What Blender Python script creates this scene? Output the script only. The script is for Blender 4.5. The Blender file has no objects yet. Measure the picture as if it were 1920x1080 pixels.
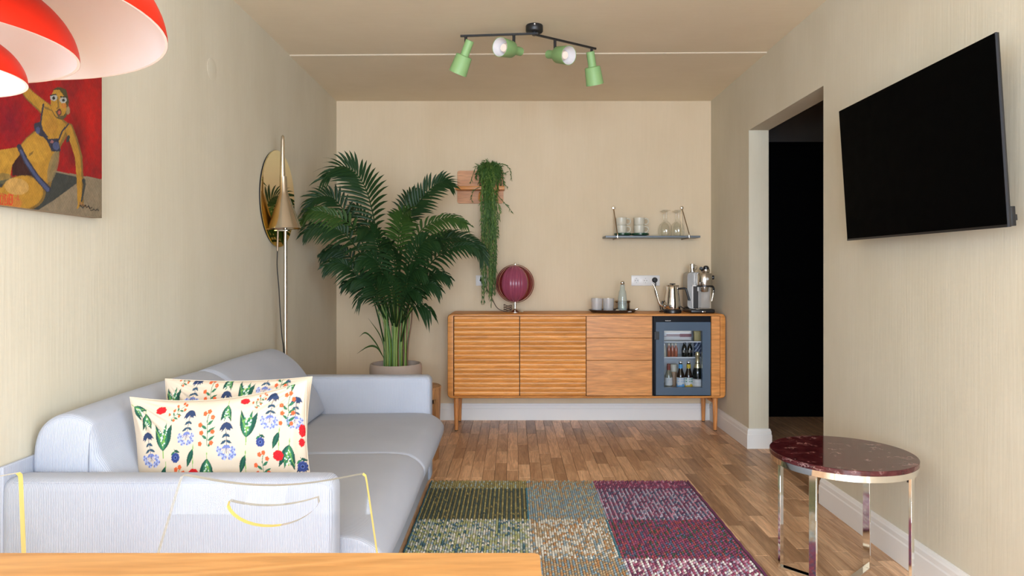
import bpy, bmesh, math, random
import numpy as np
from mathutils import Vector, Matrix

random.seed(7); np.random.seed(7)
PI = math.pi
scn = bpy.context.scene
COL = scn.collection

# ------------------------------------------------------------------ camera
F, PX, PY, EYE = 1280.0, 962.0, 509.0, 1.16          # the photograph's geometry (1920 wide)
cd = bpy.data.cameras.new('camera'); cam = bpy.data.objects.new('camera', cd); COL.objects.link(cam)
cam.location = (0, 0, EYE); cam.rotation_euler = (PI/2, 0, 0)
cd.sensor_width = 36; cd.lens = 36*F/1920
cd.shift_x = (960-PX)/1920; cd.shift_y = -(540-PY)/1920
cd.clip_start = .02
scn.camera = cam

# ------------------------------------------------------------------ light and exposure
scn.view_settings.view_transform = 'Standard'; scn.view_settings.look = 'None'
scn.view_settings.gamma = 1; scn.view_settings.use_curve_mapping = False
scn.view_settings.exposure = -0.06
scn.cycles.max_bounces = 16; scn.cycles.diffuse_bounces = 8; scn.cycles.transparent_max_bounces = 48
world = bpy.data.worlds.new('World'); scn.world = world; world.use_nodes = True
bg = world.node_tree.nodes['Background']; bg.inputs[0].default_value = (.80, .90, 1.0, 1); bg.inputs[1].default_value = 2.0

def area_light(name, loc, rot, sx, sy, energy, color):
    l = bpy.data.lights.new(name, 'AREA'); l.shape = 'RECTANGLE'; l.size = sx; l.size_y = sy
    l.energy = energy; l.color = color
    o = bpy.data.objects.new(name, l); COL.objects.link(o); o.location = loc; o.rotation_euler = rot
    return o
area_light('window_daylight', (.05, -3.2, 1.38), (PI/2, 0, 0), 2.6, 1.9, 350, (.85, 1.0, 1.22))
area_light('left_window_daylight', (-1.56, -1.05, 1.45), (PI/2, 0, -PI/2), 2.2, 1.5, 102, (.85, 1.0, 1.22))  # added unseen source, brightens the right wall
area_light('right_window_daylight', (1.71, -.35, 1.45), (PI/2, 0, PI/2), 2.2, 1.5, 88, (.85, 1.0, 1.22))  # added unseen source, brightens the left wall and the sofa seat

# ------------------------------------------------------------------ helpers
def at(px, py, Y):
    return Vector(((px-PX)*Y/F, Y, EYE-(py-PY)*Y/F))

class MB:
    def __init__(s): s.v = []; s.f = []; s.c = None
    def add(s, vs, fs, M=None):
        n = len(s.v)
        if M is not None: vs = [M @ Vector(p) for p in vs]
        s.v.extend([tuple(p) for p in vs]); s.f.extend([tuple(i+n for i in q) for q in fs]); return s
    def box(s, a, b, r=0.0, seg=2, M=None):
        (x0, y0, z0), (x1, y1, z1) = a, b
        if r <= 0:
            vs = [(x, y, z) for x in (x0, x1) for y in (y0, y1) for z in (z0, z1)]
            fs = [(0,1,3,2),(4,6,7,5),(0,4,5,1),(2,3,7,6),(0,2,6,4),(1,5,7,3)]
            return s.add(vs, fs, M)
        bm = bmesh.new(); bmesh.ops.create_cube(bm, size=1)
        for v in bm.verts:
            v.co = Vector(((x0+x1)/2+v.co.x*(x1-x0), (y0+y1)/2+v.co.y*(y1-y0), (z0+z1)/2+v.co.z*(z1-z0)))
        r = min(r, .499*min(abs(x1-x0), abs(y1-y0), abs(z1-z0)))
        bmesh.ops.bevel(bm, geom=list(bm.edges), offset=r, segments=seg, profile=.5, affect='EDGES')
        bm.verts.index_update()
        vs = [tuple(v.co) for v in bm.verts]; fs = [tuple(v.index for v in f.verts) for f in bm.faces]
        bm.free(); return s.add(vs, fs, M)
    def lathe(s, prof, n=24, M=None, cap=True, arc=None):
        vs = []; fs = []; m = len(prof)
        for i in range(n):
            a = 2*PI*i/n; c, d = math.cos(a), math.sin(a)
            vs.extend([(r*c, r*d, z) for r, z in prof])
        for i in range(n):
            j = (i+1) % n
            for k in range(m-1): fs.append((i*m+k, j*m+k, j*m+k+1, i*m+k+1))
        if cap:
            if prof[0][0] > 1e-6: fs.append(tuple(i*m for i in reversed(range(n))))
            if prof[-1][0] > 1e-6: fs.append(tuple(i*m+m-1 for i in range(n)))
        return s.add(vs, fs, M)
    def cyl(s, p, q, r, r2=None, n=14):
        p, q = Vector(p), Vector(q); d = q-p; L = d.length
        M = Matrix.Translation(p) @ d.to_track_quat('Z', 'Y').to_matrix().to_4x4()
        return s.lathe([(r, 0), (r if r2 is None else r2, L)], n, M)
    def tube(s, pts, r, n=8, caps=True):
        pts = [Vector(p) for p in pts]; m = len(pts)
        rs = r if isinstance(r, (list, tuple)) else [r]*m
        t = (pts[1]-pts[0]).normalized()
        u = t.orthogonal().normalized(); vs = []; fs = []
        for i, p in enumerate(pts):
            a = pts[max(i-1, 0)]; b = pts[min(i+1, m-1)]; t = (b-a).normalized()
            u = (u - t*u.dot(t)).normalized(); w = t.cross(u)
            for k in range(n):
                an = 2*PI*k/n; vs.append(p+(u*math.cos(an)+w*math.sin(an))*rs[i])
        for i in range(m-1):
            for k in range(n):
                k2 = (k+1) % n; fs.append((i*n+k, i*n+k2, (i+1)*n+k2, (i+1)*n+k))
        if caps: fs.append(tuple(reversed(range(n)))); fs.append(tuple((m-1)*n+k for k in range(n)))
        return s.add(vs, fs)
    def loft(s, rings, closed=True, caps=True):
        n = len(rings[0]); vs = [p for r in rings for p in r]; fs = []
        for i in range(len(rings)-1):
            for k in range(n if closed else n-1):
                k2 = (k+1) % n; fs.append((i*n+k, i*n+k2, (i+1)*n+k2, (i+1)*n+k))
        if caps: fs.append(tuple(reversed(range(n)))); fs.append(tuple((len(rings)-1)*n+k for k in range(n)))
        return s.add(vs, fs)
    def prism(s, poly, a, b, axis='y', M=None):
        """polygon in the two other axes, extruded from a to b"""
        def P(p, t):
            return {'y': (p[0], t, p[1]), 'x': (t, p[0], p[1]), 'z': (p[0], p[1], t)}[axis]
        n = len(poly); vs = [P(p, a) for p in poly]+[P(p, b) for p in poly]
        fs = [(k, (k+1) % n, n+(k+1) % n, n+k) for k in range(n)]
        fs += [tuple(reversed(range(n))), tuple(range(n, 2*n))]
        return s.add(vs, fs, M)

def link(name, me, mat, parent=None):
    if mat is not None: me.materials.append(mat)
    o = bpy.data.objects.new(name, me); COL.objects.link(o)
    if parent is not None: o.parent = parent
    return o

def obj(name, mb, mat, parent=None, smooth=40, colors=None, fix=True):
    me = bpy.data.meshes.new(name); me.from_pydata(mb.v, [], mb.f)
    if fix:
        bm = bmesh.new(); bm.from_mesh(me); bmesh.ops.recalc_face_normals(bm, faces=bm.faces); bm.to_mesh(me); bm.free()
    if smooth:
        me.shade_smooth(); me.set_sharp_from_angle(angle=math.radians(smooth))
    if colors is not None:
        ca = me.color_attributes.new('Col', 'FLOAT_COLOR', 'POINT')
        c = np.ones((len(me.vertices), 4), np.float32); c[:, :3] = colors
        ca.data.foreach_set('color', c.ravel())
    me.update()
    return link(name, me, mat, parent)

def tag(o, label=None, cat=None, group=None, kind=None):
    if label: o['label'] = label
    if cat: o['category'] = cat
    if group: o['group'] = group
    if kind: o['kind'] = kind
    return o

def thing(name, label, cat, loc=(0, 0, 0), rz=0, group=None):
    o = bpy.data.objects.new(name, None); COL.objects.link(o)
    o.location = loc; o.rotation_euler = (0, 0, rz); o.empty_display_size = .05
    return tag(o, label, cat, group)

def copy_tree(o, parent=None, label=None):
    c = o.copy(); COL.objects.link(c); c.parent = parent
    if label: c['label'] = label
    for ch in list(o.children): copy_tree(ch, c)
    return c

def srgb(r, g, b):
    def l(u):
        u /= 255.; return u/12.92 if u <= .04045 else ((u+.055)/1.055)**2.4
    return (l(r), l(g), l(b))

def catmull(pts, n):
    P = [Vector(p) for p in pts]; P = [P[0]*2-P[1]]+P+[P[-1]*2-P[-2]]; out = []
    m = len(P)-3
    for i in range(n+1):
        t = i/n*m; k = min(int(t), m-1); u = t-k
        a, b, c, d = P[k:k+4]
        out.append(.5*((2*b)+(c-a)*u+(2*a-5*b+4*c-d)*u*u+(3*b-a-3*c+d)*u**3))
    return out

def rrect(x0, x1, z0, z1, r, n=5):
    out = []
    for cx, cz, a0 in ((x1-r, z1-r, 0), (x0+r, z1-r, 90), (x0+r, z0+r, 180), (x1-r, z0+r, 270)):
        for k in range(n+1):
            a = math.radians(a0+90*k/n); out.append((cx+r*math.cos(a), cz+r*math.sin(a)))
    return out

# ------------------------------------------------------------------ materials
def new_mat(name):
    m = bpy.data.materials.new(name); m.use_nodes = True
    return m, m.node_tree.nodes, m.node_tree.links, m.node_tree.nodes['Principled BSDF']

def plain(name, c, rough=.5, metal=0., spec=.5, emit=None, es=1., coat=0., trans=0., sheen=0.):
    m, N, L, b = new_mat(name)
    b.inputs['Base Color'].default_value = (*c, 1); b.inputs['Roughness'].default_value = rough
    b.inputs['Metallic'].default_value = metal; b.inputs['Specular IOR Level'].default_value = spec
    b.inputs['Coat Weight'].default_value = coat; b.inputs['Transmission Weight'].default_value = trans
    b.inputs['Sheen Weight'].default_value = sheen
    if emit: b.inputs['Emission Color'].default_value = (*emit, 1); b.inputs['Emission Strength'].default_value = es
    # faint procedural unevenness of the gloss
    if rough > .02 and not emit:
        tc = N.new('ShaderNodeTexCoord'); no = N.new('ShaderNodeTexNoise'); no.inputs['Scale'].default_value = 18
        mr = N.new('ShaderNodeMapRange'); mr.inputs['To Min'].default_value = rough*.85; mr.inputs['To Max'].default_value = min(1, rough*1.15)
        L.new(tc.outputs['Object'], no.inputs['Vector']); L.new(no.outputs['Fac'], mr.inputs['Value']); L.new(mr.outputs['Result'], b.inputs['Roughness'])
    return m

def ramp(N, stops):
    r = N.new('ShaderNodeValToRGB'); e = r.color_ramp.elements
    while len(e) < len(stops): e.new(.5)
    for k, (p, c) in enumerate(stops): e[k].position = p; e[k].color = (*c, 1)
    return r

def mixrgb(N, L, a, b, fac, mode='MIX'):
    m = N.new('ShaderNodeMix'); m.data_type = 'RGBA'; m.blend_type = mode
    for sock, val in ((m.inputs[6], a), (m.inputs[7], b), (m.inputs[0], fac)):
        if hasattr(val, 'node'): L.new(val, sock)
        elif isinstance(val, tuple): sock.default_value = (*val, 1)
        else: sock.default_value = val
    return m.outputs[2]

def wood(name, dark, light, axis='x', scale=9., rough=.45, randomize=False, pore=.35, bump=.04, tones=None):
    m, N, L, b = new_mat(name)
    tc = N.new('ShaderNodeTexCoord'); vec = tc.outputs['Object']
    oi = N.new('ShaderNodeObjectInfo')
    if randomize:
        ad = N.new('ShaderNodeVectorMath'); ad.operation = 'ADD'
        ml = N.new('ShaderNodeMath'); ml.operation = 'MULTIPLY'; ml.inputs[1].default_value = 57.3
        L.new(oi.outputs['Random'], ml.inputs[0]); L.new(vec, ad.inputs[0]); L.new(ml.outputs[0], ad.inputs[1]); vec = ad.outputs[0]
    mp = N.new('ShaderNodeMapping'); sc = {'x': (.09, 1, 1), 'y': (1, .09, 1), 'z': (1, 1, .09)}[axis]
    mp.inputs['Scale'].default_value = sc; L.new(vec, mp.inputs['Vector'])
    n1 = N.new('ShaderNodeTexNoise'); n1.inputs['Scale'].default_value = scale; n1.inputs['Detail'].default_value = 5; n1.inputs['Distortion'].default_value = 1.4
    n2 = N.new('ShaderNodeTexNoise'); n2.inputs['Scale'].default_value = scale*14; n2.inputs['Detail'].default_value = 3
    L.new(mp.outputs[0], n1.inputs['Vector']); L.new(mp.outputs[0], n2.inputs['Vector'])
    wv = N.new('ShaderNodeMath'); wv.operation = 'MULTIPLY'; wv.inputs[1].default_value = 5.0; L.new(n1.outputs['Fac'], wv.inputs[0])
    fr = N.new('ShaderNodeMath'); fr.operation = 'PINGPONG'; fr.inputs[1].default_value = .5; L.new(wv.outputs[0], fr.inputs[0])
    d2 = N.new('ShaderNodeMath'); d2.operation = 'MULTIPLY'; d2.inputs[1].default_value = 2.; L.new(fr.outputs[0], d2.inputs[0])
    base = mixrgb(N, L, dark, light, d2.outputs[0])
    r2 = ramp(N, [(.35, (1-pore,)*3), (.6, (1, 1, 1))]); L.new(n2.outputs['Fac'], r2.inputs[0])
    colr = mixrgb(N, L, base, r2.outputs[0], 1., 'MULTIPLY')
    if tones:
        rt = ramp(N, tones); L.new(oi.outputs['Random'], rt.inputs[0]); colr = mixrgb(N, L, colr, rt.outputs[0], 1., 'MULTIPLY')
    L.new(colr, b.inputs['Base Color']); b.inputs['Roughness'].default_value = rough
    bp = N.new('ShaderNodeBump'); bp.inputs['Strength'].default_value = bump; bp.inputs['Distance'].default_value = .01
    L.new(n2.outputs['Fac'], bp.inputs['Height']); L.new(bp.outputs[0], b.inputs['Normal'])
    return m

def limewash(name, c1, c2, rough=.85, streak=True):
    m, N, L, b = new_mat(name)
    tc = N.new('ShaderNodeTexCoord')
    mp = N.new('ShaderNodeMapping'); mp.inputs['Scale'].default_value = (1, 1, .45) if streak else (1, 1, 1)
    L.new(tc.outputs['Object'], mp.inputs['Vector'])
    n1 = N.new('ShaderNodeTexNoise'); n1.inputs['Scale'].default_value = 2.6; n1.inputs['Detail'].default_value = 7; n1.inputs['Roughness'].default_value = .62
    mp2 = N.new('ShaderNodeMapping'); mp2.inputs['Scale'].default_value = (1, 1, .05) if streak else (.06, 1, 1)
    L.new(tc.outputs['Object'], mp2.inputs['Vector'])
    n2 = N.new('ShaderNodeTexNoise'); n2.inputs['Scale'].default_value = 90; n2.inputs['Detail'].default_value = 3
    L.new(mp.outputs[0], n1.inputs['Vector']); L.new(mp2.outputs[0], n2.inputs['Vector'])
    r = ramp(N, [(.3, c1), (.7, c2)]); L.new(n1.outputs['Fac'], r.inputs[0])
    r2 = ramp(N, [(.3, (.978, .976, .972)), (.7, (1, 1, 1))]); L.new(n2.outputs['Fac'], r2.inputs[0])
    L.new(mixrgb(N, L, r.outputs[0], r2.outputs[0], 1., 'MULTIPLY'), b.inputs['Base Color'])
    b.inputs['Roughness'].default_value = rough; b.inputs['Specular IOR Level'].default_value = .25
    ad = N.new('ShaderNodeMath'); ad.operation = 'ADD'; L.new(n1.outputs['Fac'], ad.inputs[0]); L.new(n2.outputs['Fac'], ad.inputs[1])
    bp = N.new('ShaderNodeBump'); bp.inputs['Strength'].default_value = .07; bp.inputs['Distance'].default_value = .01
    L.new(ad.outputs[0], bp.inputs['Height']); L.new(bp.outputs[0], b.inputs['Normal'])
    return m

def corduroy(name, c, axis, period=.0045):
    m, N, L, b = new_mat(name)
    tc = N.new('ShaderNodeTexCoord'); sp = N.new('ShaderNodeSeparateXYZ'); L.new(tc.outputs['Object'], sp.inputs[0])
    no = N.new('ShaderNodeTexNoise'); no.inputs['Scale'].default_value = 5; no.inputs['Detail'].default_value = 4; L.new(tc.outputs['Object'], no.inputs['Vector'])
    wb = N.new('ShaderNodeMath'); wb.operation = 'MULTIPLY_ADD'; wb.inputs[1].default_value = .012; L.new(no.outputs['Fac'], wb.inputs[0]); ge = N.new('ShaderNodeNewGeometry'); sn_ = N.new('ShaderNodeSeparateXYZ'); L.new(ge.outputs['True Normal'], sn_.inputs[0])
    def facing(k):
        ab = N.new('ShaderNodeMath'); ab.operation = 'ABSOLUTE'; L.new(sn_.outputs[k], ab.inputs[0])
        gt = N.new('ShaderNodeMath'); gt.operation = 'GREATER_THAN'; gt.inputs[1].default_value = .72; L.new(ab.outputs[0], gt.inputs[0]); return gt.outputs[0]
    def pick(f, a, b_):
        mx = N.new('ShaderNodeMix'); mx.data_type = 'FLOAT'; L.new(f, mx.inputs[0]); L.new(a, mx.inputs[2]); L.new(b_, mx.inputs[3]); return mx.outputs[0]
    u = pick(facing(1), sp.outputs[0 if axis == 'x' else 1], sp.outputs[0]); u = pick(facing(0), u, sp.outputs[1])
    L.new(u, wb.inputs[2])
    ml = N.new('ShaderNodeMath'); ml.operation = 'MULTIPLY'; ml.inputs[1].default_value = 2*PI/period; L.new(wb.outputs[0], ml.inputs[0])
    sn = N.new('ShaderNodeMath'); sn.operation = 'SINE'; L.new(ml.outputs[0], sn.inputs[0])
    mr = N.new('ShaderNodeMapRange'); mr.inputs['From Min'].default_value = -1; L.new(sn.outputs[0], mr.inputs['Value'])
    r = ramp(N, [(.15, tuple(x*.80 for x in c)), (.6, c)]); L.new(mr.outputs['Result'], r.inputs[0])
    r2 = ramp(N, [(.3, (.93, .93, .94)), (.7, (1, 1, 1))]); L.new(no.outputs['Fac'], r2.inputs[0])
    L.new(mixrgb(N, L, r.outputs[0], r2.outputs[0], 1., 'MULTIPLY'), b.inputs['Base Color'])
    b.inputs['Roughness'].default_value = .9; b.inputs['Sheen Weight'].default_value = .06; b.inputs['Specular IOR Level'].default_value = .1
    bp = N.new('ShaderNodeBump'); bp.inputs['Strength'].default_value = .35; bp.inputs['Distance'].default_value = .002
    L.new(mr.outputs['Result'], bp.inputs['Height']); L.new(bp.outputs[0], b.inputs['Normal'])
    return m

def colattr(name, rough=.8, bump=0., bscale=300., spec=.3, grain=0.):
    m, N, L, b = new_mat(name)
    a = N.new('ShaderNodeAttribute'); a.attribute_name = 'Col'; c = a.outputs['Color']
    tc = N.new('ShaderNodeTexCoord'); no = N.new('ShaderNodeTexNoise'); no.inputs['Scale'].default_value = bscale; no.inputs['Detail'].default_value = 3
    L.new(tc.outputs['Object'], no.inputs['Vector'])
    if grain:
        r = ramp(N, [(.3, (1-grain,)*3), (.7, (1, 1, 1))]); L.new(no.outputs['Fac'], r.inputs[0]); c = mixrgb(N, L, c, r.outputs[0], 1., 'MULTIPLY')
    L.new(c, b.inputs['Base Color']); b.inputs['Roughness'].default_value = rough; b.inputs['Specular IOR Level'].default_value = spec
    if bump:
        bp = N.new('ShaderNodeBump'); bp.inputs['Strength'].default_value = bump; bp.inputs['Distance'].default_value = .003
        L.new(no.outputs['Fac'], bp.inputs['Height']); L.new(bp.outputs[0], b.inputs['Normal'])
    return m

def thin_glass(name, tint=(1, 1, 1), ior=1.45, rough=.0, haze=None):
    """thin-walled clear sheet: straight transmission plus Fresnel reflection"""
    m = bpy.data.materials.new(name); m.use_nodes = True; N, L = m.node_tree.nodes, m.node_tree.links; N.clear()
    out = N.new('ShaderNodeOutputMaterial'); tr = N.new('ShaderNodeBsdfTransparent'); tr.inputs[0].default_value = (*tint, 1)
    gl = N.new('ShaderNodeBsdfGlossy'); gl.inputs['Roughness'].default_value = rough
    lw = N.new('ShaderNodeLayerWeight'); lw.inputs['Blend'].default_value = .5; f0 = ((ior-1)/(ior+1))**2
    pw = N.new('ShaderNodeMath'); pw.operation = 'POWER'; pw.inputs[1].default_value = 4.; L.new(lw.outputs['Facing'], pw.inputs[0])
    fr = N.new('ShaderNodeMath'); fr.operation = 'MULTIPLY_ADD'; fr.inputs[1].default_value = 1-f0; fr.inputs[2].default_value = f0; L.new(pw.outputs[0], fr.inputs[0])
    mx = N.new('ShaderNodeMixShader'); L.new(fr.outputs[0], mx.inputs[0]); L.new(tr.outputs[0], mx.inputs[1]); L.new(gl.outputs[0], mx.inputs[2])
    last = mx
    if haze:
        df = N.new('ShaderNodeBsdfDiffuse'); df.inputs[0].default_value = (*haze[0], 1)
        m2 = N.new('ShaderNodeMixShader'); m2.inputs[0].default_value = haze[1]; L.new(mx.outputs[0], m2.inputs[1]); L.new(df.outputs[0], m2.inputs[2]); last = m2
    L.new(last.outputs[0], out.inputs[0]); return m

M = {}
WALL1, WALL2 = (.555, .508, .388), (.618, .574, .456)
M['wall'] = limewash('limewash_wall', WALL1, WALL2)
M['ceiling'] = limewash('limewash_ceiling', (.72, .63, .47), (.76, .67, .51), streak=False)
M['wallback'] = limewash('limewash_back_wall', (.615, .492, .33), (.665, .542, .378))
M['white'] = plain('white_paint', (.74, .73, .70), .45)
M['whiteplastic'] = plain('white_plastic', (.68, .655, .62), .35)
M['black'] = plain('black_plastic', (.008, .008, .009), .35)
M['blackmetal'] = plain('black_powder_coat', (.010, .009, .009), .45)
M['pitch'] = plain('black_door_paint', (.0025, .0025, .003), .9, spec=.05)
M['screen'] = plain('switched_off_screen', (.0006, .0006, .0007), .6, spec=.02)
M['chrome'] = plain('chrome', (.88, .87, .84), .07, 1.)
M['steel'] = plain('brushed_steel', (.62, .58, .53), .22, 1.)
M['champagne'] = plain('champagne_brass', (.63, .565, .47), .24, 1.)
M['brass'] = plain('brass', (.80, .56, .24), .22, 1.)
M['parquet'] = wood('oak_parquet', (.46, .275, .155), (.66, .435, .265), 'y', 10., .36, True, .22, .03,
    [(0, (.62, .56, .51)), (.25, (.92, .88, .84)), (.7, (1.10, 1.08, 1.05)), (1, (1.5, 1.5, 1.5))])
M['oak'] = wood('oiled_oak', (.56, .215, .046), (.72, .30, .074), 'x', 8., .42, True, .25)
M['oakrib'] = wood('oiled_oak_ribs', (.64, .26, .06), (.78, .345, .092), 'x', 9., .42, True, .22, .04,
    [(0, (.86, .83, .78)), (.5, (1, 1, 1)), (1, (1.12, 1.12, 1.12))])
M['oakv'] = wood('oiled_oak_upright', (.53, .205, .055), (.67, .28, .085), 'z', 8., .42, True, .25)
M['table'] = wood('table_oak', (.46, .215, .064), (.57, .285, .094), 'x', 7., .38, False, .16, .02)
M['stool'] = wood('stool_wood', (.30, .14, .05), (.50, .26, .11), 'z', 10., .5, False, .35)
M['rack'] = wood('rack_oak', (.50, .215, .08), (.62, .29, .12), 'x', 9., .5, False, .25)
SOFA = (.447, .477, .548)
M['cordx'] = corduroy('corduroy_arm', SOFA, 'x'); M['cordy'] = corduroy('corduroy_cushion', SOFA, 'y')
M['red'] = plain('red_lacquer', (.46, .016, .005), .42, spec=.08)
M['shadewhite'] = plain('white_shade_lining', (.72, .70, .70), .5)
M['green'] = plain('sage_green_paint', (.235, .40, .155), .55)
M['leaf'] = plain('palm_leaf', (.0105, .034, .008), .5, spec=.22); M['cane'] = plain('palm_cane', (.17, .25, .035), .45)
M['leaf2'] = plain('palm_leaf_lighter', (.026, .062, .010), .5, spec=.25)
M['rhips'] = plain('rhipsalis', (.040, .092, .016), .55, spec=.2); M['rhips2'] = plain('rhipsalis_light', (.10, .165, .035), .55, spec=.2)
M['soil'] = plain('soil', (.02, .014, .01), .95)
M['pot'] = limewash('clay_pot', (.36, .285, .235), (.46, .375, .315)); M['potgreen'] = plain('glazed_pot', (.035, .085, .085), .15, coat=.5)
M['acrylic'] = thin_glass('clear_acrylic', (.985, .988, .985), 1.2)
M['acedge'] = plain('acrylic_edge', (.78, .62, .16), .5, trans=.2)
M['acedgepale'] = plain('acrylic_pale_edge', (.70, .68, .60), .25, trans=.55)
M['glass'] = thin_glass('drinking_glass', (.96, .965, .955), 1.5); M['frost'] = thin_glass('ribbed_glass', (.93, .93, .93), 1.5, .2, ((.75, .73, .72), .28))
M['pane'] = thin_glass('fridge_pane', (.80, .83, .86), 1.5)
M['slate'] = plain('slate_blue_glass_border', (.082, .118, .165), .22, spec=.25)
M['liner'] = plain('fridge_liner', (.70, .72, .74), .5)
M['led'] = plain('fridge_led', (1, 1, 1), .5, emit=(.95, .97, 1), es=6.)  # glow added to brighten the fridge interior
M['bulb'] = plain('lit_bulb', (1, 1, 1), .5, emit=(1, .93, .84), es=14.)
M['dimbulb'] = plain('clear_bulb', (.85, .72, .6), .15)
def ombre():
    m, N, L, b = new_mat('ombre_amber_mirror')
    tc = N.new('ShaderNodeTexCoord'); sp = N.new('ShaderNodeSeparateXYZ'); L.new(tc.outputs['Object'], sp.inputs[0])
    mr = N.new('ShaderNodeMapRange'); mr.inputs['From Min'].default_value = -.28; mr.inputs['From Max'].default_value = .28; L.new(sp.outputs[2], mr.inputs['Value'])
    r = ramp(N, [(0, (.80, .55, .06)), (.38, (.88, .62, .22)), (.55, (.86, .68, .42)), (1, (.86, .80, .50))]); L.new(mr.outputs['Result'], r.inputs[0])
    L.new(r.outputs[0], b.inputs['Base Color']); b.inputs['Metallic'].default_value = 1; b.inputs['Roughness'].default_value = .03
    return m
M['mirror'] = ombre()
M['rose'] = plain('rose_plastic', (.30, .022, .065), .22, trans=.35)
M['rosedark'] = plain('rose_plastic_dark', (.22, .010, .035), .22, trans=.45)
def veil(name, c, tint, fac, rough=.25):
    m, N, L, b = new_mat(name)
    b.inputs['Base Color'].default_value = (*c, 1); b.inputs['Roughness'].default_value = rough
    tr = N.new('ShaderNodeBsdfTransparent'); tr.inputs[0].default_value = (*tint, 1)
    lw = N.new('ShaderNodeLayerWeight'); lw.inputs['Blend'].default_value = .35
    mr = N.new('ShaderNodeMapRange'); mr.inputs['To Min'].default_value = fac; mr.inputs['To Max'].default_value = min(1, fac+.35); L.new(lw.outputs['Facing'], mr.inputs['Value'])
    mx = N.new('ShaderNodeMixShader'); L.new(mr.outputs[0], mx.inputs[0]); L.new(tr.outputs[0], mx.inputs[1]); L.new(b.outputs[0], mx.inputs[2])
    L.new(mx.outputs[0], N['Material Output'].inputs[0]); return m
M['rose'] = veil('rose_translucent', (.33, .070, .12), (.75, .40, .45), .72)
M['rosedark'] = veil('rose_translucent_clear', (.22, .02, .035), (.86, .60, .56), .22)
M['shelf'] = plain('blue_grey_stone', (.12, .14, .155), .35)
M['cream'] = plain('cream_stoneware', (.56, .525, .42), .35); M['greenplate'] = plain('green_glaze', (.010, .055, .028), .2, coat=.5)
M['bronze'] = plain('bronze_rod', (.30, .21, .12), .3, 1.); M['traybrown'] = plain('tray_brown', (.045, .025, .017), .3)
M['rubber'] = plain('black_rubber', (.012, .012, .012), .6)
M['print'] = colattr('printed_cotton', .85, .15, 500.); M['paint'] = colattr('oil_paint', .42, .55, 55., .4, .25)
M['lab'] = colattr('printed_label', .5); M['wool'] = colattr('woven_wool', .95, .3, 900., .1, .2)

# marble
def marble():
    m, N, L, b = new_mat('red_marble')
    tc = N.new('ShaderNodeTexCoord'); mp = N.new('ShaderNodeMapping'); mp.inputs['Scale'].default_value = (1, 1, 2.2); L.new(tc.outputs['Object'], mp.inputs['Vector'])
    n1 = N.new('ShaderNodeTexNoise'); n1.inputs['Scale'].default_value = 22; n1.inputs['Detail'].default_value = 8; n1.inputs['Roughness'].default_value = .7
    L.new(mp.outputs[0], n1.inputs['Vector'])
    r = ramp(N, [(.25, (.020, .004, .005)), (.5, (.055, .009, .011)), (.72, (.12, .028, .028))]); L.new(n1.outputs['Fac'], r.inputs[0])
    ds = mixrgb(N, L, mp.outputs[0], n1.outputs['Color'], .16)
    vo = N.new('ShaderNodeTexVoronoi'); vo.feature = 'DISTANCE_TO_EDGE'; vo.inputs['Scale'].default_value = 17; L.new(ds, vo.inputs['Vector'])
    rv = ramp(N, [(0., (1, 1, 1)), (.05, (0, 0, 0))]); L.new(vo.outputs['Distance'], rv.inputs[0])
    n2 = N.new('ShaderNodeTexNoise'); n2.inputs['Scale'].default_value = 16; n2.inputs['Detail'].default_value = 2; L.new(tc.outputs['Object'], n2.inputs['Vector'])
    rm = ramp(N, [(.53, (0, 0, 0)), (.63, (1, 1, 1))]); L.new(n2.outputs['Fac'], rm.inputs[0])
    k = mixrgb(N, L, rv.outputs[0], rm.outputs[0], 1., 'MULTIPLY')
    L.new(mixrgb(N, L, r.outputs[0], (.46, .30, .27), k), b.inputs['Base Color']); b.inputs['Roughness'].default_value = .06
    return m
M['marble'] = marble()

# ================================================================== THE ROOM
XL, XR, YB, YF, H = -1.381, 1.548, 5.34, -3.0, 2.5
def struct(name, mb, mat, parent=None, smooth=0):
    o = obj(name, mb, mat, parent, smooth); o['kind'] = 'structure'; return o

# floor: base slab, oak strips laid one by one where the photograph shows them, the rest joined
struct('floor', MB().box((XL-.3, YF-.3, -.10), (3.4, 5.75, -.0125)), M['soil'])
floor = bpy.data.objects['floor']
PW = .068; LENS = (.26, .33, .40, .47)
def plank_mesh(l):
    mb = MB(); g = .0007; c = .0012
    x0, x1, y0, y1 = -PW/2+g, PW/2-g, -l/2+g, l/2-g
    vs = [(x0, y0, -.012), (x1, y0, -.012), (x1, y1, -.012), (x0, y1, -.012), (x0, y0, -c), (x1, y0, -c), (x1, y1, -c), (x0, y1, -c),
          (x0+c, y0+c, 0), (x1-c, y0+c, 0), (x1-c, y1-c, 0), (x0+c, y1-c, 0)]
    fs = [(0, 3, 2, 1)]+[(k, (k+1) % 4, 4+(k+1) % 4, 4+k) for k in range(4)]+[(4+k, 4+(k+1) % 4, 8+(k+1) % 4, 8+k) for k in range(4)]+[(8, 9, 10, 11)]
    return vs, fs
PM = []
for l in LENS:
    me = bpy.data.meshes.new('plank'); vs, fs = plank_mesh(l); me.from_pydata(vs, [], fs); me.update(); me.materials.append(M['parquet']); PM.append(me)
rest = MB(); cand = []
nrow = int((3.3-XL+.25)/PW)
for i in range(nrow):
    x = XL-.22+PW*(i+.5); y = YF-.2-random.random()*.4
    while y < 5.45:
        k = random.randrange(4); l = LENS[k]; yc = y+l/2; y += l
        if x > XR+.16 and yc < 3.0: continue
        vis = (-.58 < x < XR+.02 and 3.66 < yc < 5.42) or (.90 < x < XR+.02 and 2.35 < yc <= 3.66) or (XR < x < 1.72 and 3.5 < yc < 4.4)
        cand.append((vis, x, yc, k))
vis = [c for c in cand if c[0]]; vis.sort(key=lambda c: c[2])
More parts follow.
